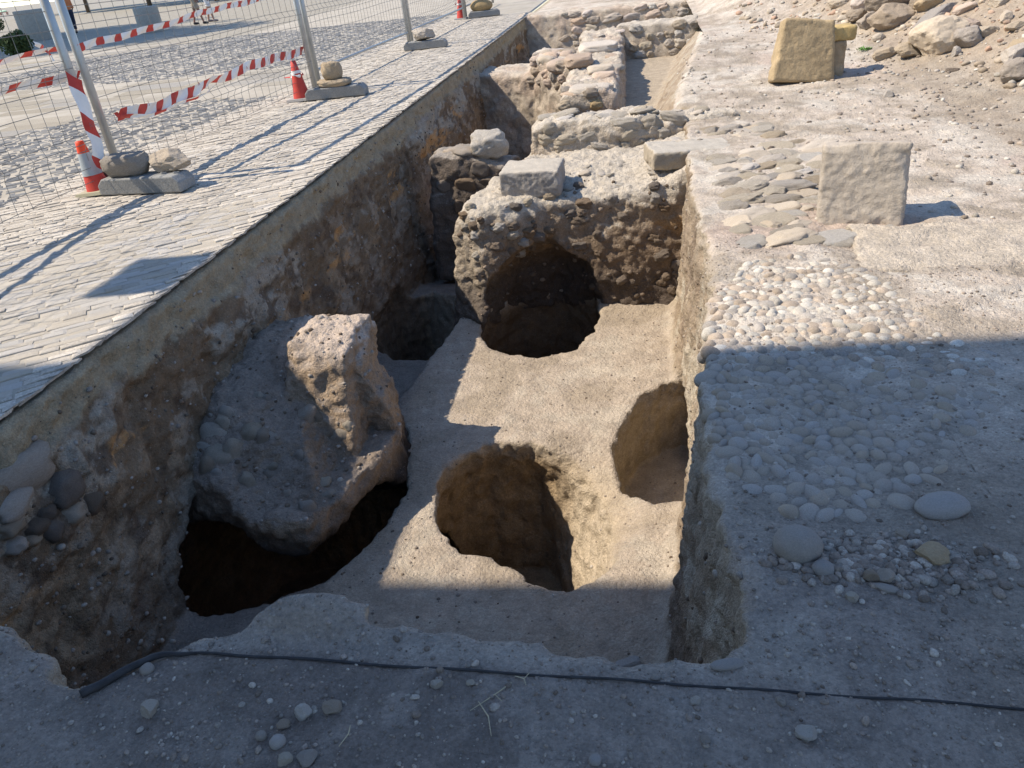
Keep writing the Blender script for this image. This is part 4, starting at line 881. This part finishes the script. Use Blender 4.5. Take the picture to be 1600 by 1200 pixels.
# ------------------------------------------------------------------ fence
M_galv = plain('galvanised_tube', (.40, .42, .42), .42, .55, var=.12, scale=8)
M_wire = plain('dull_wire', (.20, .20, .19), .5, .4)
M_conc = earthy('concrete_foot', (.25, .25, .24), scale=1.2, bump=.25, speck=.25, var=.12, vcol=False)
M_red = plain('red_plastic', (.50, .06, .045), .6, var=.25, scale=7); M_redo = plain('orange_red_plastic', (.70, .075, .03), .5)
M_white = plain('white_plastic', (.74, .73, .71), .5, var=.08, scale=5); M_sleeve = plain('grey_reflective_sleeve', (.33, .37, .40), .4, var=.08)
FX = [(-4.80, 1.85), (-4.66, 6.28), (-4.45, 10.78), (-4.36, 15.55), (-4.38, 21.0), (-4.4, 25.5)]
HT = 2.02
folds = [.42, 1.0, 1.58]
def fence_panel(a, b, label, bottom, near):
    r = empty('fence_panel', (a[0], a[1], 0)); tag(r, label, 'fence panel', 'mesh fence panels beside the trench')
    A = np.array([0, .09, 0]); B = np.array([b[0] - a[0], b[1] - a[1] - .09, 0]); nrm = np.array([1.0, 0, 0])
    for P in (A, B):
        g = Geo(); g.tube([P + [0, 0, .05], P + [0, 0, HT]], .036, 14); obj('post', g.mesh('post', M_galv, True), r)
    if b[1] > 8: g = Geo(); g.tube([A + [0, 0, HT], B + [0, 0, HT]], .028, 10); obj('top_rail', g.mesh('top_rail', M_galv, True), r)
    if bottom: g = Geo(); g.tube([A + [0, 0, .28], B + [0, 0, .27]], .022, 8); obj('bottom_rail', g.mesh('bottom_rail', M_galv, True), r)
    g = Geo(); Lm = np.linalg.norm(B - A); n = int(Lm / .155)
    zz = [.10 if not bottom else .27]
    for f in folds: zz += [f - .06, f, f + .06]
    zz += [HT]
    def off(z, u):
        o = .012 * math.sin(u * 7) * (.4 if near else .3)
        for f in folds:
            if abs(z - f) < .01: o += .035
        return o
    for i in range(1, n):
        P = A + (B - A) * i / n; sg = .012 * math.sin(i * 1.7)
        g.tube([P + nrm * off(z, i * .1) + [0, sg * (1 if k % 2 else -.6), z] for k, z in enumerate(zz)], .0026, 4)
    us = np.linspace(0, 1, 16)
    for z in sorted(set([zz[0] + .01] + [f + d for f in folds for d in (-.06, .0, .06)] + [.22, .72, .86, 1.29, 1.43, 1.75, 1.88])):
        if z < zz[0]: continue
        g.tube([A + (B - A) * u + nrm * (off(z, u * 3) if any(abs(z - f) < .01 for f in folds) else off(9, u * 3)) + [0, 0, z + .008 * math.sin(u * 9 + z)] for u in us], .0026, 4)
    obj('wire_mesh', g.mesh('wire_mesh', M_wire), r); return r
labs = ['mesh fence panel at the left edge of the photo, left of the paired poles', 'mesh fence panel between the nearest concrete foot and the second one', 'mesh fence panel between the second and third concrete feet', 'mesh fence panel right of the third concrete foot, far along the trench', 'farthest mesh fence panel beyond the last cone']
for i in range(5): fence_panel(FX[i], FX[i + 1], labs[i], i >= 2, i < 2)
def foot(x, y, rz, label):
    o = bpy.data.objects.new('concrete_foot', None); r = empty('concrete_foot', (x, y, .0), rz); tag(r, label, 'fence foot', 'concrete feet of the fence')
    l, w, h = .80, .23, .135; c = .05
    prof = [(-l / 2, 0), (l / 2, 0), (l / 2, h * .62), (l / 2 - c, h), (-l / 2 + c, h), (-l / 2, h * .62)]
    V = [(a, -w / 2, b) for a, b in prof] + [(a, w / 2, b) for a, b in prof]
    F6 = [[0, 1, 2, 3, 4, 5], [11, 10, 9, 8, 7, 6]]; F4 = [[i, i + 6, (i + 1) % 6 + 6, (i + 1) % 6] for i in range(6)]
    me = mesh_np('block', np.array(V), [np.array(F4), np.array(F6)], M_conc, smooth=False)
    b = obj('block', me, r, (0, 0, .008)); md = b.modifiers.new('bevel', 'BEVEL'); md.width = .012; md.segments = 2
    for sx in (-.30, -.18, .20, .32):
        g = Geo(); g.lathe([(.026, 0), (.026, .012), (.019, .012), (.019, -.01)], (sx, 0, h + .006), 12); obj('socket', g.mesh('socket', M_conc), r)
    bpy.data.objects.remove(o); return r
F0 = at(228, 300, 0); F1 = at(528, 152, 0); F2 = at(666, 76, 0); F3 = at(757, 26, 0)
foot(F0.x + .02, F0.y + .02, RAD(-5), 'nearest grey concrete fence foot carrying two brown stones')
foot(F1.x, F1.y, RAD(5), 'second concrete fence foot, carrying a stone cube on a flat stone')
foot(F2.x, F2.y, RAD(4), 'third concrete fence foot, carrying one whitish stone')
foot(F3.x, F3.y, RAD(8), 'farthest concrete fence foot, carrying one ochre stone behind the last cone')
def fstone(x, y, z, s, kind, m, lab, rz=0, seed=1):
    tag(obj('loose_stone', rock_mesh('loose_stone', seed, kind, m, 3), None, (x, y, z), (0, 0, rz), s), lab, 'stone')
fstone(F0.x - .14, F0.y + .06, .235, (.20, .13, .105), 'flat', M_dustbr, 'brown block shaped stone on the nearest fence foot, against the poles', -.05, 901)
fstone(F0.x + .24, F0.y + .10, .225, (.20, .14, .095), 'angular', M_cobb, 'grey top brown stone on the right end of the nearest fence foot', .2, 902)
fstone(F1.x - .02, F1.y + .03, .185, (.23, .15, .055), 'flat', M_ochre, 'flat pale brown stone under the stone cube on the second foot', 0, 903)
fstone(F1.x - .03, F1.y + .05, .335, (.13, .12, .125), 'flat', M_ochre, 'squarish stone cube on top of the flat stone, second fence foot', .3, 904)
fstone(F2.x - .02, F2.y + .03, .245, (.27, .16, .125), 'angular', M_lime, 'whitish stone on the third fence foot', 0, 905)
fstone(F3.x - .06, F3.y + .05, .25, (.28, .17, .16), 'round', M_ochre, 'rounded ochre stone on the farthest fence foot', 0, 906)

def cone(p, label, tilt=(0, 0), top=None, dirty=False, s=1.0, rz=0.0):
    r = empty('traffic_cone', (p.x, p.y, .006), rz); r.scale = (s, s, s); tag(r, label, 'traffic cone', 'traffic cones along the fence')
    g = Geo(); g.box((0, 0, .014), (.33, .33, .028), taper=.93); b = obj('base', g.mesh('base', plain('dusty_rubber', (.33, .31, .22) if dirty else (.27, .26, .25), .8)), r)
    g = Geo(); H = .5; rr = lambda z: .118 - .088 * z / H
    zs = [.028, .05, .17] if top is None else [.028, .05, .16]
    def seg(a, b_, name, m, out=0.0, cap=False):
        g = Geo(); pr = [(rr(z) + out, z) for z in np.linspace(a, b_, 4)]
        if cap: pr += [(rr(b_) - .01, b_ + .004), (.012, b_ + .004)]
        g.lathe(pr, n=24); return obj(name, g.mesh(name, m, True), r)
    seg(.028, .48, 'body', M_red, 0, True)
    if top: seg(.17, .375, 'sleeve', M_sleeve, .004); seg(.375, .48, 'top', M_redo, .003, True)
    else: seg(.33, .365, 'band', M_white, .006)
    r.rotation_euler = (tilt[0], tilt[1], rz); return r
cone(at(157, 300, 0), 'traffic cone with grey sleeve and bright orange top behind the nearest fence foot', (0, -.06), True, True, .90)
cone(at(473, 156, 0), 'red traffic cone with white tape round it, beside the second fence foot', (0, -.03), None, False, 1.0)
cone(at(721, 30, 0), 'farthest red traffic cone standing beside the farthest fence foot', (0, 0), None, False, .98)

# ------------------------------------------------------------------ striped tape
def ribbon(name, pts, w, label, stripe=.16, twist=None, slant=.06, parent=None, n=None):
    pts = np.array(pts, float); seg = np.r_[0, np.cumsum(np.linalg.norm(np.diff(pts, axis=0), axis=1))]; Lt = seg[-1]; n = n or int(Lt / .02)
    t = np.linspace(0, Lt, n + 1); P = np.stack([np.interp(t, seg, pts[:, i]) for i in range(3)], -1)
    P[:, 0] += .012 * np.sin(t * 5.1) ; P[:, 2] += .006 * np.sin(t * 7.7)
    T = np.gradient(P, axis=0); T /= np.linalg.norm(T, axis=1)[:, None] + 1e-9
    up = np.cross(T, [1.0, 0, 0]); up = np.where(np.linalg.norm(up, axis=1)[:, None] < .2, [0, 1.0, 0], up); up /= np.linalg.norm(up, axis=1)[:, None]; side = np.cross(T, up)
    tw = np.zeros(n + 1) if twist is None else np.interp(t / Lt, *twist)
    D = up * np.cos(tw)[:, None] + side * np.sin(tw)[:, None]
    rows = 5; V = []
    for k in range(rows):
        f = k / (rows - 1) - .5; V.append(P + D * f * w + T * f * slant * -1 + side * (.008 * np.sin(t * 23 + k))[:, None])
    V = np.stack(V, 1).reshape(-1, 3); i = np.arange(n)[:, None] * rows; j = np.arange(rows - 1)[None]
    F = np.stack([i + j, i + rows + j, i + rows + j + 1, i + j + 1], -1).reshape(-1, 4)
    mi = np.repeat(((((t[:-1] + .03) / (2 * stripe)) % 1) < .40).astype(int), rows - 1)
    me = mesh_np(name, V, F, smooth=True, mats=[M_white, M_red], mi=mi); o = obj(name, me, parent); return tag(o, label, 'barrier tape') if label else o
def hx(px, py, x):
    d = CRm @ Vector((px - 800, py - 600, 1200)); t = x / d.x; return (x, d.y * t, CAM_Z + d.z * t)
M_print = plain('tape_print', (.33, .10, .09), .6); fonts = {}
def glyph(txt, p, size, parent, rot=(math.pi / 2, 0, math.pi / 2)):
    cu = bpy.data.curves.new('printed_letter', 'FONT'); cu.body = txt; cu.size = size; cu.extrude = .0006; cu.align_x = 'CENTER'; cu.align_y = 'CENTER'
    t = bpy.data.objects.new('printed_letter', cu); COL.objects.link(t); t.location = p; t.rotation_euler = rot
    bpy.context.view_layer.update(); me = bpy.data.meshes.new_from_object(t.evaluated_get(bpy.context.evaluated_depsgraph_get())); bpy.data.objects.remove(t)
    o = obj('printed_letter', me, parent, p, rot); me.materials.clear(); me.materials.append(M_print); return o
tp = [hx(*q) for q in [(122, 76, -4.63), (150, 66, -4.62), (240, 44, -4.58), (320, 18, -4.55), (400, 0, -4.53), (475, -22, -4.5)]]
ribbon('barrier_tape', tp, .062, 'upper red and white tape stretched from the paired poles along the second panel', .13, ([0, .3, .6, 1], [.2, .5, .3, .1]), .01)
ribbon('barrier_tape', [(-4.95, 2.3, 1.22), (-4.92, 3.6, 1.02)] + [hx(*q) for q in [(-120, 178, -4.86), (0, 146, -4.84), (30, 136, -4.83), (60, 130, -4.83), (112, 117, -4.74), (122, 118, -4.70)]], .075, 'sagging red and white tape ending at the knot on the left pole', .17, ([0, .5, .8, 1], [0, .3, .8, .4]), .03)
o = ribbon('barrier_tape', [(-4.95, 2.3, 1.5), (-4.93, 3.6, 1.38)] + [hx(*q) for q in [(-120, 140, -4.9), (0, 100, -4.88), (40, 84, -4.87), (70, 78, -4.86), (92, 77, -4.86)]], .06, 'upper tape at the left edge of the photo, tied in a white knot', .17, ([0, .5, 1], [0, .5, .9]), .02)
for a, b in [((68, 76), (52, 69)), ((70, 78), (84, 97))]:
    ribbon('tape_end', [hx(*a, -4.85), hx((a[0] + b[0]) / 2 + 3, (a[1] + b[1]) / 2, -4.83), hx(*b, -4.82)], .035, None, .09, None, 0, o, 8)
# tape hanging down the left pole over the cone
o = ribbon('barrier_tape', [hx(*q) for q in [(114, 118, -4.60), (120, 140, -4.59), (128, 165, -4.58), (140, 200, -4.57), (150, 225, -4.56), (156, 248, -4.56), (166, 266, -4.53)]], .105, 'wide red and white tape hanging down the left pole to the nearest cone', .17, ([0, .2, .6, 1], [1.0, .5, .25, .5]), .09)
q = hx(143, 196, -4.535); glyph('AI', q, .07, o, (math.pi / 2, -.25, math.pi / 2))
lt = [(188, 186), (215, 180), (250, 172), (280, 158), (300, 150), (330, 131), (350, 128), (390, 108), (430, 96), (474, 84)]
o = ribbon('barrier_tape', [(a, b, c + .035) for a, b, c in [hx(*q, -4.52) for q in lt]], .10, 'low crumpled red and white tape between the paired poles and the second cone', .15, ([0, .3, .42, .5, .6, 1], [.3, .1, .9, .2, .1, .2]), .06)
ribbon('tape_strand', [hx(*q, -4.5) for q in [(180, 176), (186, 183), (230, 181), (270, 168), (320, 146), (336, 134)]], .04, None, .3, ([0, 1], [.6, 1.0]), .02, o)
for ch, (a, b) in zip('SAJAJA', [(275, 152), (311, 131), (232, 160), (386, 106), (412, 98), (436, 90)]):
    q = hx(a, b, -4.49); glyph(ch, (q[0], q[1], q[2] + .0), .05, o, (math.pi / 2, -.2, math.pi / 2))
c1 = at(473, 156, 0)
ribbon('barrier_tape', [(c1.x + .075 * math.cos(a), c1.y + .075 * math.sin(a), .315 + .012 * math.sin(2 * a)) for a in np.linspace(0, 6.2, 16)] + [(c1.x - .16, c1.y - .05, .30)], .035, 'scrap of white and red tape wound round the second cone', .11, None, 0)
c3 = at(721, 30, 0); ribbon('barrier_tape', [(c3.x - .05, c3.y - .06, .5), (c3.x - .07, c3.y - .09, .42), (c3.x - .10, c3.y - .1, .33)], .05, 'short scrap of tape hanging on the farthest cone', .08, None, 0)

# ------------------------------------------------------------------ things standing out on the square
M_bol = earthy('bollard_concrete', (.36, .34, .30), scale=.8, bump=.2, speck=.15, var=.14, vcol=False)
def bollard(p, r_, h, lab):
    r = empty('stone_bollard', (p.x, p.y, 0)); tag(r, lab, 'bollard', 'squat round bollards on the square')
    g = Geo(); g.lathe([(r_ * .97, 0), (r_ * .97, .06), (r_, .1), (r_, h - .03)], n=32); obj('drum', g.mesh('drum', M_bol, True), r)
    g = Geo(); g.lathe([(r_, h - .03), (r_ - .025, h), (.001, h)], n=32); obj('top', g.mesh('top', M_bol), r)
bollard(at(238, 50, 0), .46, .90, 'sunlit squat concrete bollard, the nearer of the two')
bollard(at(62, 62, 0), .66, 1.22, 'wide concrete bollard in the shade at the top left')
def leaf_cloud(c, rad, n, size, seed):
    r = np.random.RandomState(seed); d = r.randn(n, 3); d /= np.linalg.norm(d, axis=1)[:, None]; rr = r.rand(n) ** .45
    cl = r.randn(14, 3); cl /= np.linalg.norm(cl, axis=1)[:, None]
    k = np.argmax(d @ cl.T, 1); lump = .72 + .28 * ((d * cl[k]).sum(1) ** 6)
    P = d * (rr * lump)[:, None] * np.array(rad) + np.array(c)
    a = r.randn(n, 3); a /= np.linalg.norm(a, axis=1)[:, None]; b = np.cross(a, r.randn(n, 3)); b /= np.linalg.norm(b, axis=1)[:, None]; s = size * r.uniform(.6, 1.3, (n, 1))
    V = np.stack([P - a * s, P + b * s * .5, P + a * s, P - b * s * .5], 1).reshape(-1, 3)
    return V, np.arange(n * 4).reshape(-1, 4)
M_fol = plain('foliage', (.055, .085, .03), .7, var=.3, scale=.7); M_bark = plain('bark', (.12, .09, .065), .9)
def tree(x, y, h, rad, seed, lab):
    r = empty('tree', (x, y, 0)); tag(r, lab, 'tree', 'trees added to shade the left of the square')
    g = Geo(); g.tube([(0, 0, -.1), (.05, 0, h * .3), (0, .1, h * .55), (.1, 0, h * .8)], [.22, .17, .12, .04], 10)
    for i in range(6):
        a = i * 1.05; g.tube([(0, 0, h * (.35 + .05 * i)), (rad * .3 * math.cos(a), rad * .3 * math.sin(a), h * (.5 + .05 * i)), (rad * .65 * math.cos(a), rad * .65 * math.sin(a), h * (.6 + .05 * i))], [.09, .06, .02], 6)
    obj('trunk', g.mesh('trunk', M_bark, True), r)
    V, F = leaf_cloud((0, 0, h * .68), (rad, rad, h * .30), 6000, .055 * rad, seed); obj('crown', mesh_np('crown', V, F, M_fol, smooth=False), r)
tree(-34.0, 29.6, 19, 4.6, 1, 'unseen leafy tree added for shade on the left of the square, beyond the bollards')  # trees out of view, added to throw shade around the bollards
tree(-36.5, 35.0, 19, 4.8, 3, 'unseen tree added for shade behind the two tall leafy ones at the left of the square')
tree(-29.6, 26.6, 19.5, 4.2, 2, 'tallest leafy tree, added unseen for shade, left of the wide bollard')
for i, (x, y) in enumerate([(-66, 88), (-55, 79), (-44.5, 73), (-35, 67.5)]): tree(x, y, 12, 6.8, 10 + i, ['leftmost added shade tree of the far row', 'second added shade tree of the far row from the left', 'third added shade tree of the far row from the left', 'rightmost added shade tree of the far row'][i])  # far row of trees added to cast a strip of shade
p = at(33, 88, 0); V, F = leaf_cloud((0, 0, .38), (.55, .5, .42), 1500, .07, 8)
r = empty('shrub', (p.x, p.y, 0)); tag(r, 'small dark green shrub in front of the wide shaded bollard', 'shrub'); obj('foliage', mesh_np('foliage', V, F, M_fol, smooth=False), r)
g = Geo(); [g.tube([(0, 0, 0), (.2 * math.cos(a), .2 * math.sin(a), .4)], .012, 5) for a in (0, 1.3, 2.6, 4, 5.2)]; obj('stem', g.mesh('stem', M_bark), r)
p = at(8, 50, 0); V, F = leaf_cloud((0, 0, .5), (.7, .6, .5), 1500, .08, 9)
r = empty('shrub', (p.x - .6, p.y, 0)); tag(r, 'dark low plant at the left edge of the photo', 'shrub'); obj('foliage', mesh_np('foliage', V, F, M_fol, smooth=False), r)
g = Geo(); [g.tube([(0, 0, 0), (.2 * math.cos(a), .2 * math.sin(a), .4)], .012, 5) for a in (0, 1.3, 2.6, 4, 5.2)]; obj('stem', g.mesh('stem', M_bark), r)
# low seat with a pale green cloth at the very corner
M_green = plain('pale_green_cloth', (.36, .55, .38), .4); M_seat = plain('salmon_seat', (.50, .27, .2), .6)
p = at(4, 24, 0); r = empty('bench', (p.x - .4, p.y + 1.0, 0)); tag(r, 'low reddish seat with a pale green cushion at the top left corner', 'bench')
g = Geo(); g.box((0, 0, .42), (1.6, .5, .08)); obj('seat', g.mesh('seat', M_seat), r)
for sx in (-.65, .65): g = Geo(); g.box((sx, 0, .19), (.1, .42, .38)); obj('leg', g.mesh('leg', M_seat), r)
cu = mesh_np('cushion', ICO[3][0] * np.array([.75, .26, .16]), ICO[3][1], M_green); obj('cushion', cu, r, (0, 0, .58))

# people: one continuous carved body, clothes as parts
def capsule(P, a, b, ra, rb):
    a, b = np.array(a, float), np.array(b, float); ab = b - a; t = np.clip(((P - a) @ ab) / (ab @ ab), 0, 1); return np.linalg.norm(P - a - t[..., None] * ab, axis=-1) - (ra + (rb - ra) * t)
def shell(name, prims, box, step, mat, k=.04, parent=None, clip=None):
    xs, ys, zs = [np.arange(a, b, step, dtype=np.float32) for a, b in box]; P = np.stack(np.meshgrid(xs, ys, zs, indexing='ij'), -1); D = None
    for pr in prims:
        d = capsule(P, *pr); D = d if D is None else smin(D, d, k)
    if clip: D = np.maximum(D, clip(P))
    V, F = nets(D.astype(np.float32), xs, ys, zs); return obj(name, mesh_np(name, V, F, mat), parent)
M_skin = plain('tanned_skin', (.36, .20, .14), .55, var=.08); M_skin2 = plain('dark_tanned_skin', (.26, .14, .10), .55, var=.08)
def person(p, rz, label, shirt, shorts, shoe, stride=.18, skin=None, sit=False, long=False):
    skin = skin or M_skin; r = empty('person', (p.x, p.y, 0), rz); tag(r, label, 'person')
    s = stride
    if sit: leg = lambda sx: [((sx * .09, 0, .55), (sx * .11, .42, .53), .085, .062), ((sx * .11, .42, .53), (sx * .1, .5, .09), .058, .038), ((sx * .1, .5, .05), (sx * .11, .66, .035), .035, .03)]; dz = -.40
    else: leg = lambda sx: [((sx * .09, 0, .93), (sx * .10, sx * s * .5 + .02, .50), .088, .060), ((sx * .10, sx * s * .5 + .02, .50), (sx * .10, sx * s, .09), .058, .036), ((sx * .10, sx * s, .05), (sx * .12, sx * s + .15, .035), .036, .03)]; dz = 0
    T = [((0, 0, .98 + dz), (0, .0, 1.36 + dz), .13, .15), ((-.15, 0, 1.40 + dz), (.15, 0, 1.40 + dz), .07, .07), ((0, 0, 1.4 + dz), (0, .02, 1.54 + dz), .055, .05), ((0, .02, 1.60 + dz), (0, .03, 1.66 + dz), .085, .095), ((0, .11, 1.61 + dz), (0, .13, 1.59 + dz), .014, .014)]
    arm = lambda sx: [((sx * .19, 0, 1.39 + dz), (sx * .23, -.03, 1.10 + dz), .048, .038), ((sx * .23, -.03, 1.10 + dz), (sx * .21, .12, .87 + dz), .036, .025), ((sx * .21, .12, .87 + dz), (sx * .20, .15, .79 + dz), .03, .018)]
    Lg = leg(-1) + leg(1); Ar = arm(-1) + arm(1)
    bx = ((-.36, .36), (-.35, .8), (-.02, 1.8))
    shell('body', Lg + T + Ar, bx, .018, skin, .025, r)
    shell('shirt', [(a, b, ra + .018, rb + .018) for a, b, ra, rb in (T[:2] + [arm(-1)[0], arm(1)[0]])], bx, .02, shirt, .05, r, lambda P: np.maximum(.90 + dz - P[..., 2], P[..., 2] - 1.48 - dz))
    zc = .5 if not long else .1
    shell('shorts', [(a, b, ra + .022, rb + .03) for a, b, ra, rb in ([leg(-1)[0], leg(1)[0]] + ([leg(-1)[1], leg(1)[1]] if long else []) + [((0, 0, .98 + dz), (0, 0, 1.04 + dz), .135, .13)])], bx, .02, shorts, .04, r, (lambda P: np.maximum(zc + .08 - P[..., 2], P[..., 2] - 1.02 - dz)) if not sit else (lambda P: P[..., 2] - 1.02 - dz))
    for l in (leg(-1), leg(1)): shell('shoe', [(l[2][0], l[2][1], .05, .042)], bx, .014, shoe, .02, r, lambda P: np.maximum(-P[..., 2], P[..., 2] - .1))
    shell('hair', [((0, -.01, 1.66 + dz), (0, 0, 1.69 + dz), .105, .10)], ((-.2, .2), (-.2, .2), (1.5 + dz, 1.85 + dz)), .015, M_hair, .03, r, lambda P: P[..., 1] - .06 - (P[..., 2] - 1.66 - dz) * .6)
M_hair = plain('dark_hair', (.03, .02, .015), .7); M_dark = plain('dark_cloth', (.03, .035, .06), .8); M_whitec = plain('white_cloth', (.7, .68, .66), .8); M_beige = plain('beige_cloth', (.35, .28, .2), .8)
M_shoe = plain('black_shoe', (.025, .025, .03), .6); M_shoew = plain('dark_shoe_pale_sole', (.16, .14, .15), .6)
person(at(312, 38, 0), RAD(-70), 'person in shorts and dark trainers walking on the square, left of the pair', M_whitec, M_beige, M_shoe, .20, M_skin2)
person(at(331, 34, 0), RAD(-80), 'person in white shorts walking on the square, right of the pair', M_beige, M_whitec, M_shoew, .14)
pb = at(62, 62, 0)
person(Vector((pb.x + .3, pb.y + 2.2, 0)), RAD(60), 'person in dark blue clothes and orange top standing behind the wide shaded bollard', plain('orange_cloth', (.55, .18, .07), .8), M_dark, M_shoe, .1, None, False, True)

# ------------------------------------------------------------------ the building behind that throws the shade (outside the picture)
M_wallp = plain('ochre_render', (.46, .36, .24), .9, var=.1, scale=.8, bump=.3); M_glass = plain('window_glass', (.03, .04, .05), .1); M_frame = plain('wood_frame', (.14, .09, .06), .6); M_tile = plain('roof_tile', (.34, .16, .09), .85, var=.25, scale=3)
BH = 10.6; ba = RAD(2.1)
nx_, ny_ = -5.6, 2.86 - BH / math.tan(RAD(SUN_EL)) * math.sin(RAD(SUN_AZ)) + .22
bl = empty('town_house', (nx_, ny_, 0), ba); tag(bl, 'tall rendered town house with shuttered windows left behind the camera', 'building')
g = Geo(); g.box((-9, -6, BH / 2 - .35), (18, 12, BH - .7 + .0)); obj('wall', g.mesh('wall', M_wallp), bl)
g = Geo(); g.box((-9, -6, BH - .175), (18.0, 12.0, .35)); obj('roof', g.mesh('roof', M_tile), bl)
for k, z in enumerate((1.6, 5.0, 8.2)):
    for i in range(5):
        for face in (0, 1):
            if face and i > 2: continue
            c = (-2.2 - i * 3.4, .02, z) if not face else (.02, -2.2 - i * 3.6, z)
            d = (1.15, .08, 1.7) if not face else (.08, 1.15, 1.7)
            g = Geo(); g.box(c, d); f = obj('window', g.mesh('window', M_frame), bl)
            e = .03; g = Geo()
            for s in (-.27, .27):
                g.box((c[0] + (s if not face else e), c[1] + (e if not face else s), z), ((.45, .06, 1.5) if not face else (.06, .45, 1.5)))
            obj('pane', g.mesh('pane', M_glass), f)
sg = empty('shadow_sign', (-7.05, ny_, 5.75)); tag(sg, 'unseen sign board on a made-up bracket, added to cast a square shadow', 'sign')  # unseen sign added to cast the dark square on the paving
g = Geo(); g.tube([(0, -.1, -.35), (0, 3.89 - ny_, -.35)], .014, 8); obj('bracket', g.mesh('bracket', M_shoe), sg)  # made-up support, set so its shadow drops past the trench edge
g = Geo(); g.box((0, 3.57 - ny_, -.67), (.04, .62, .6)); obj('board', g.mesh('board', M_shoe), sg)
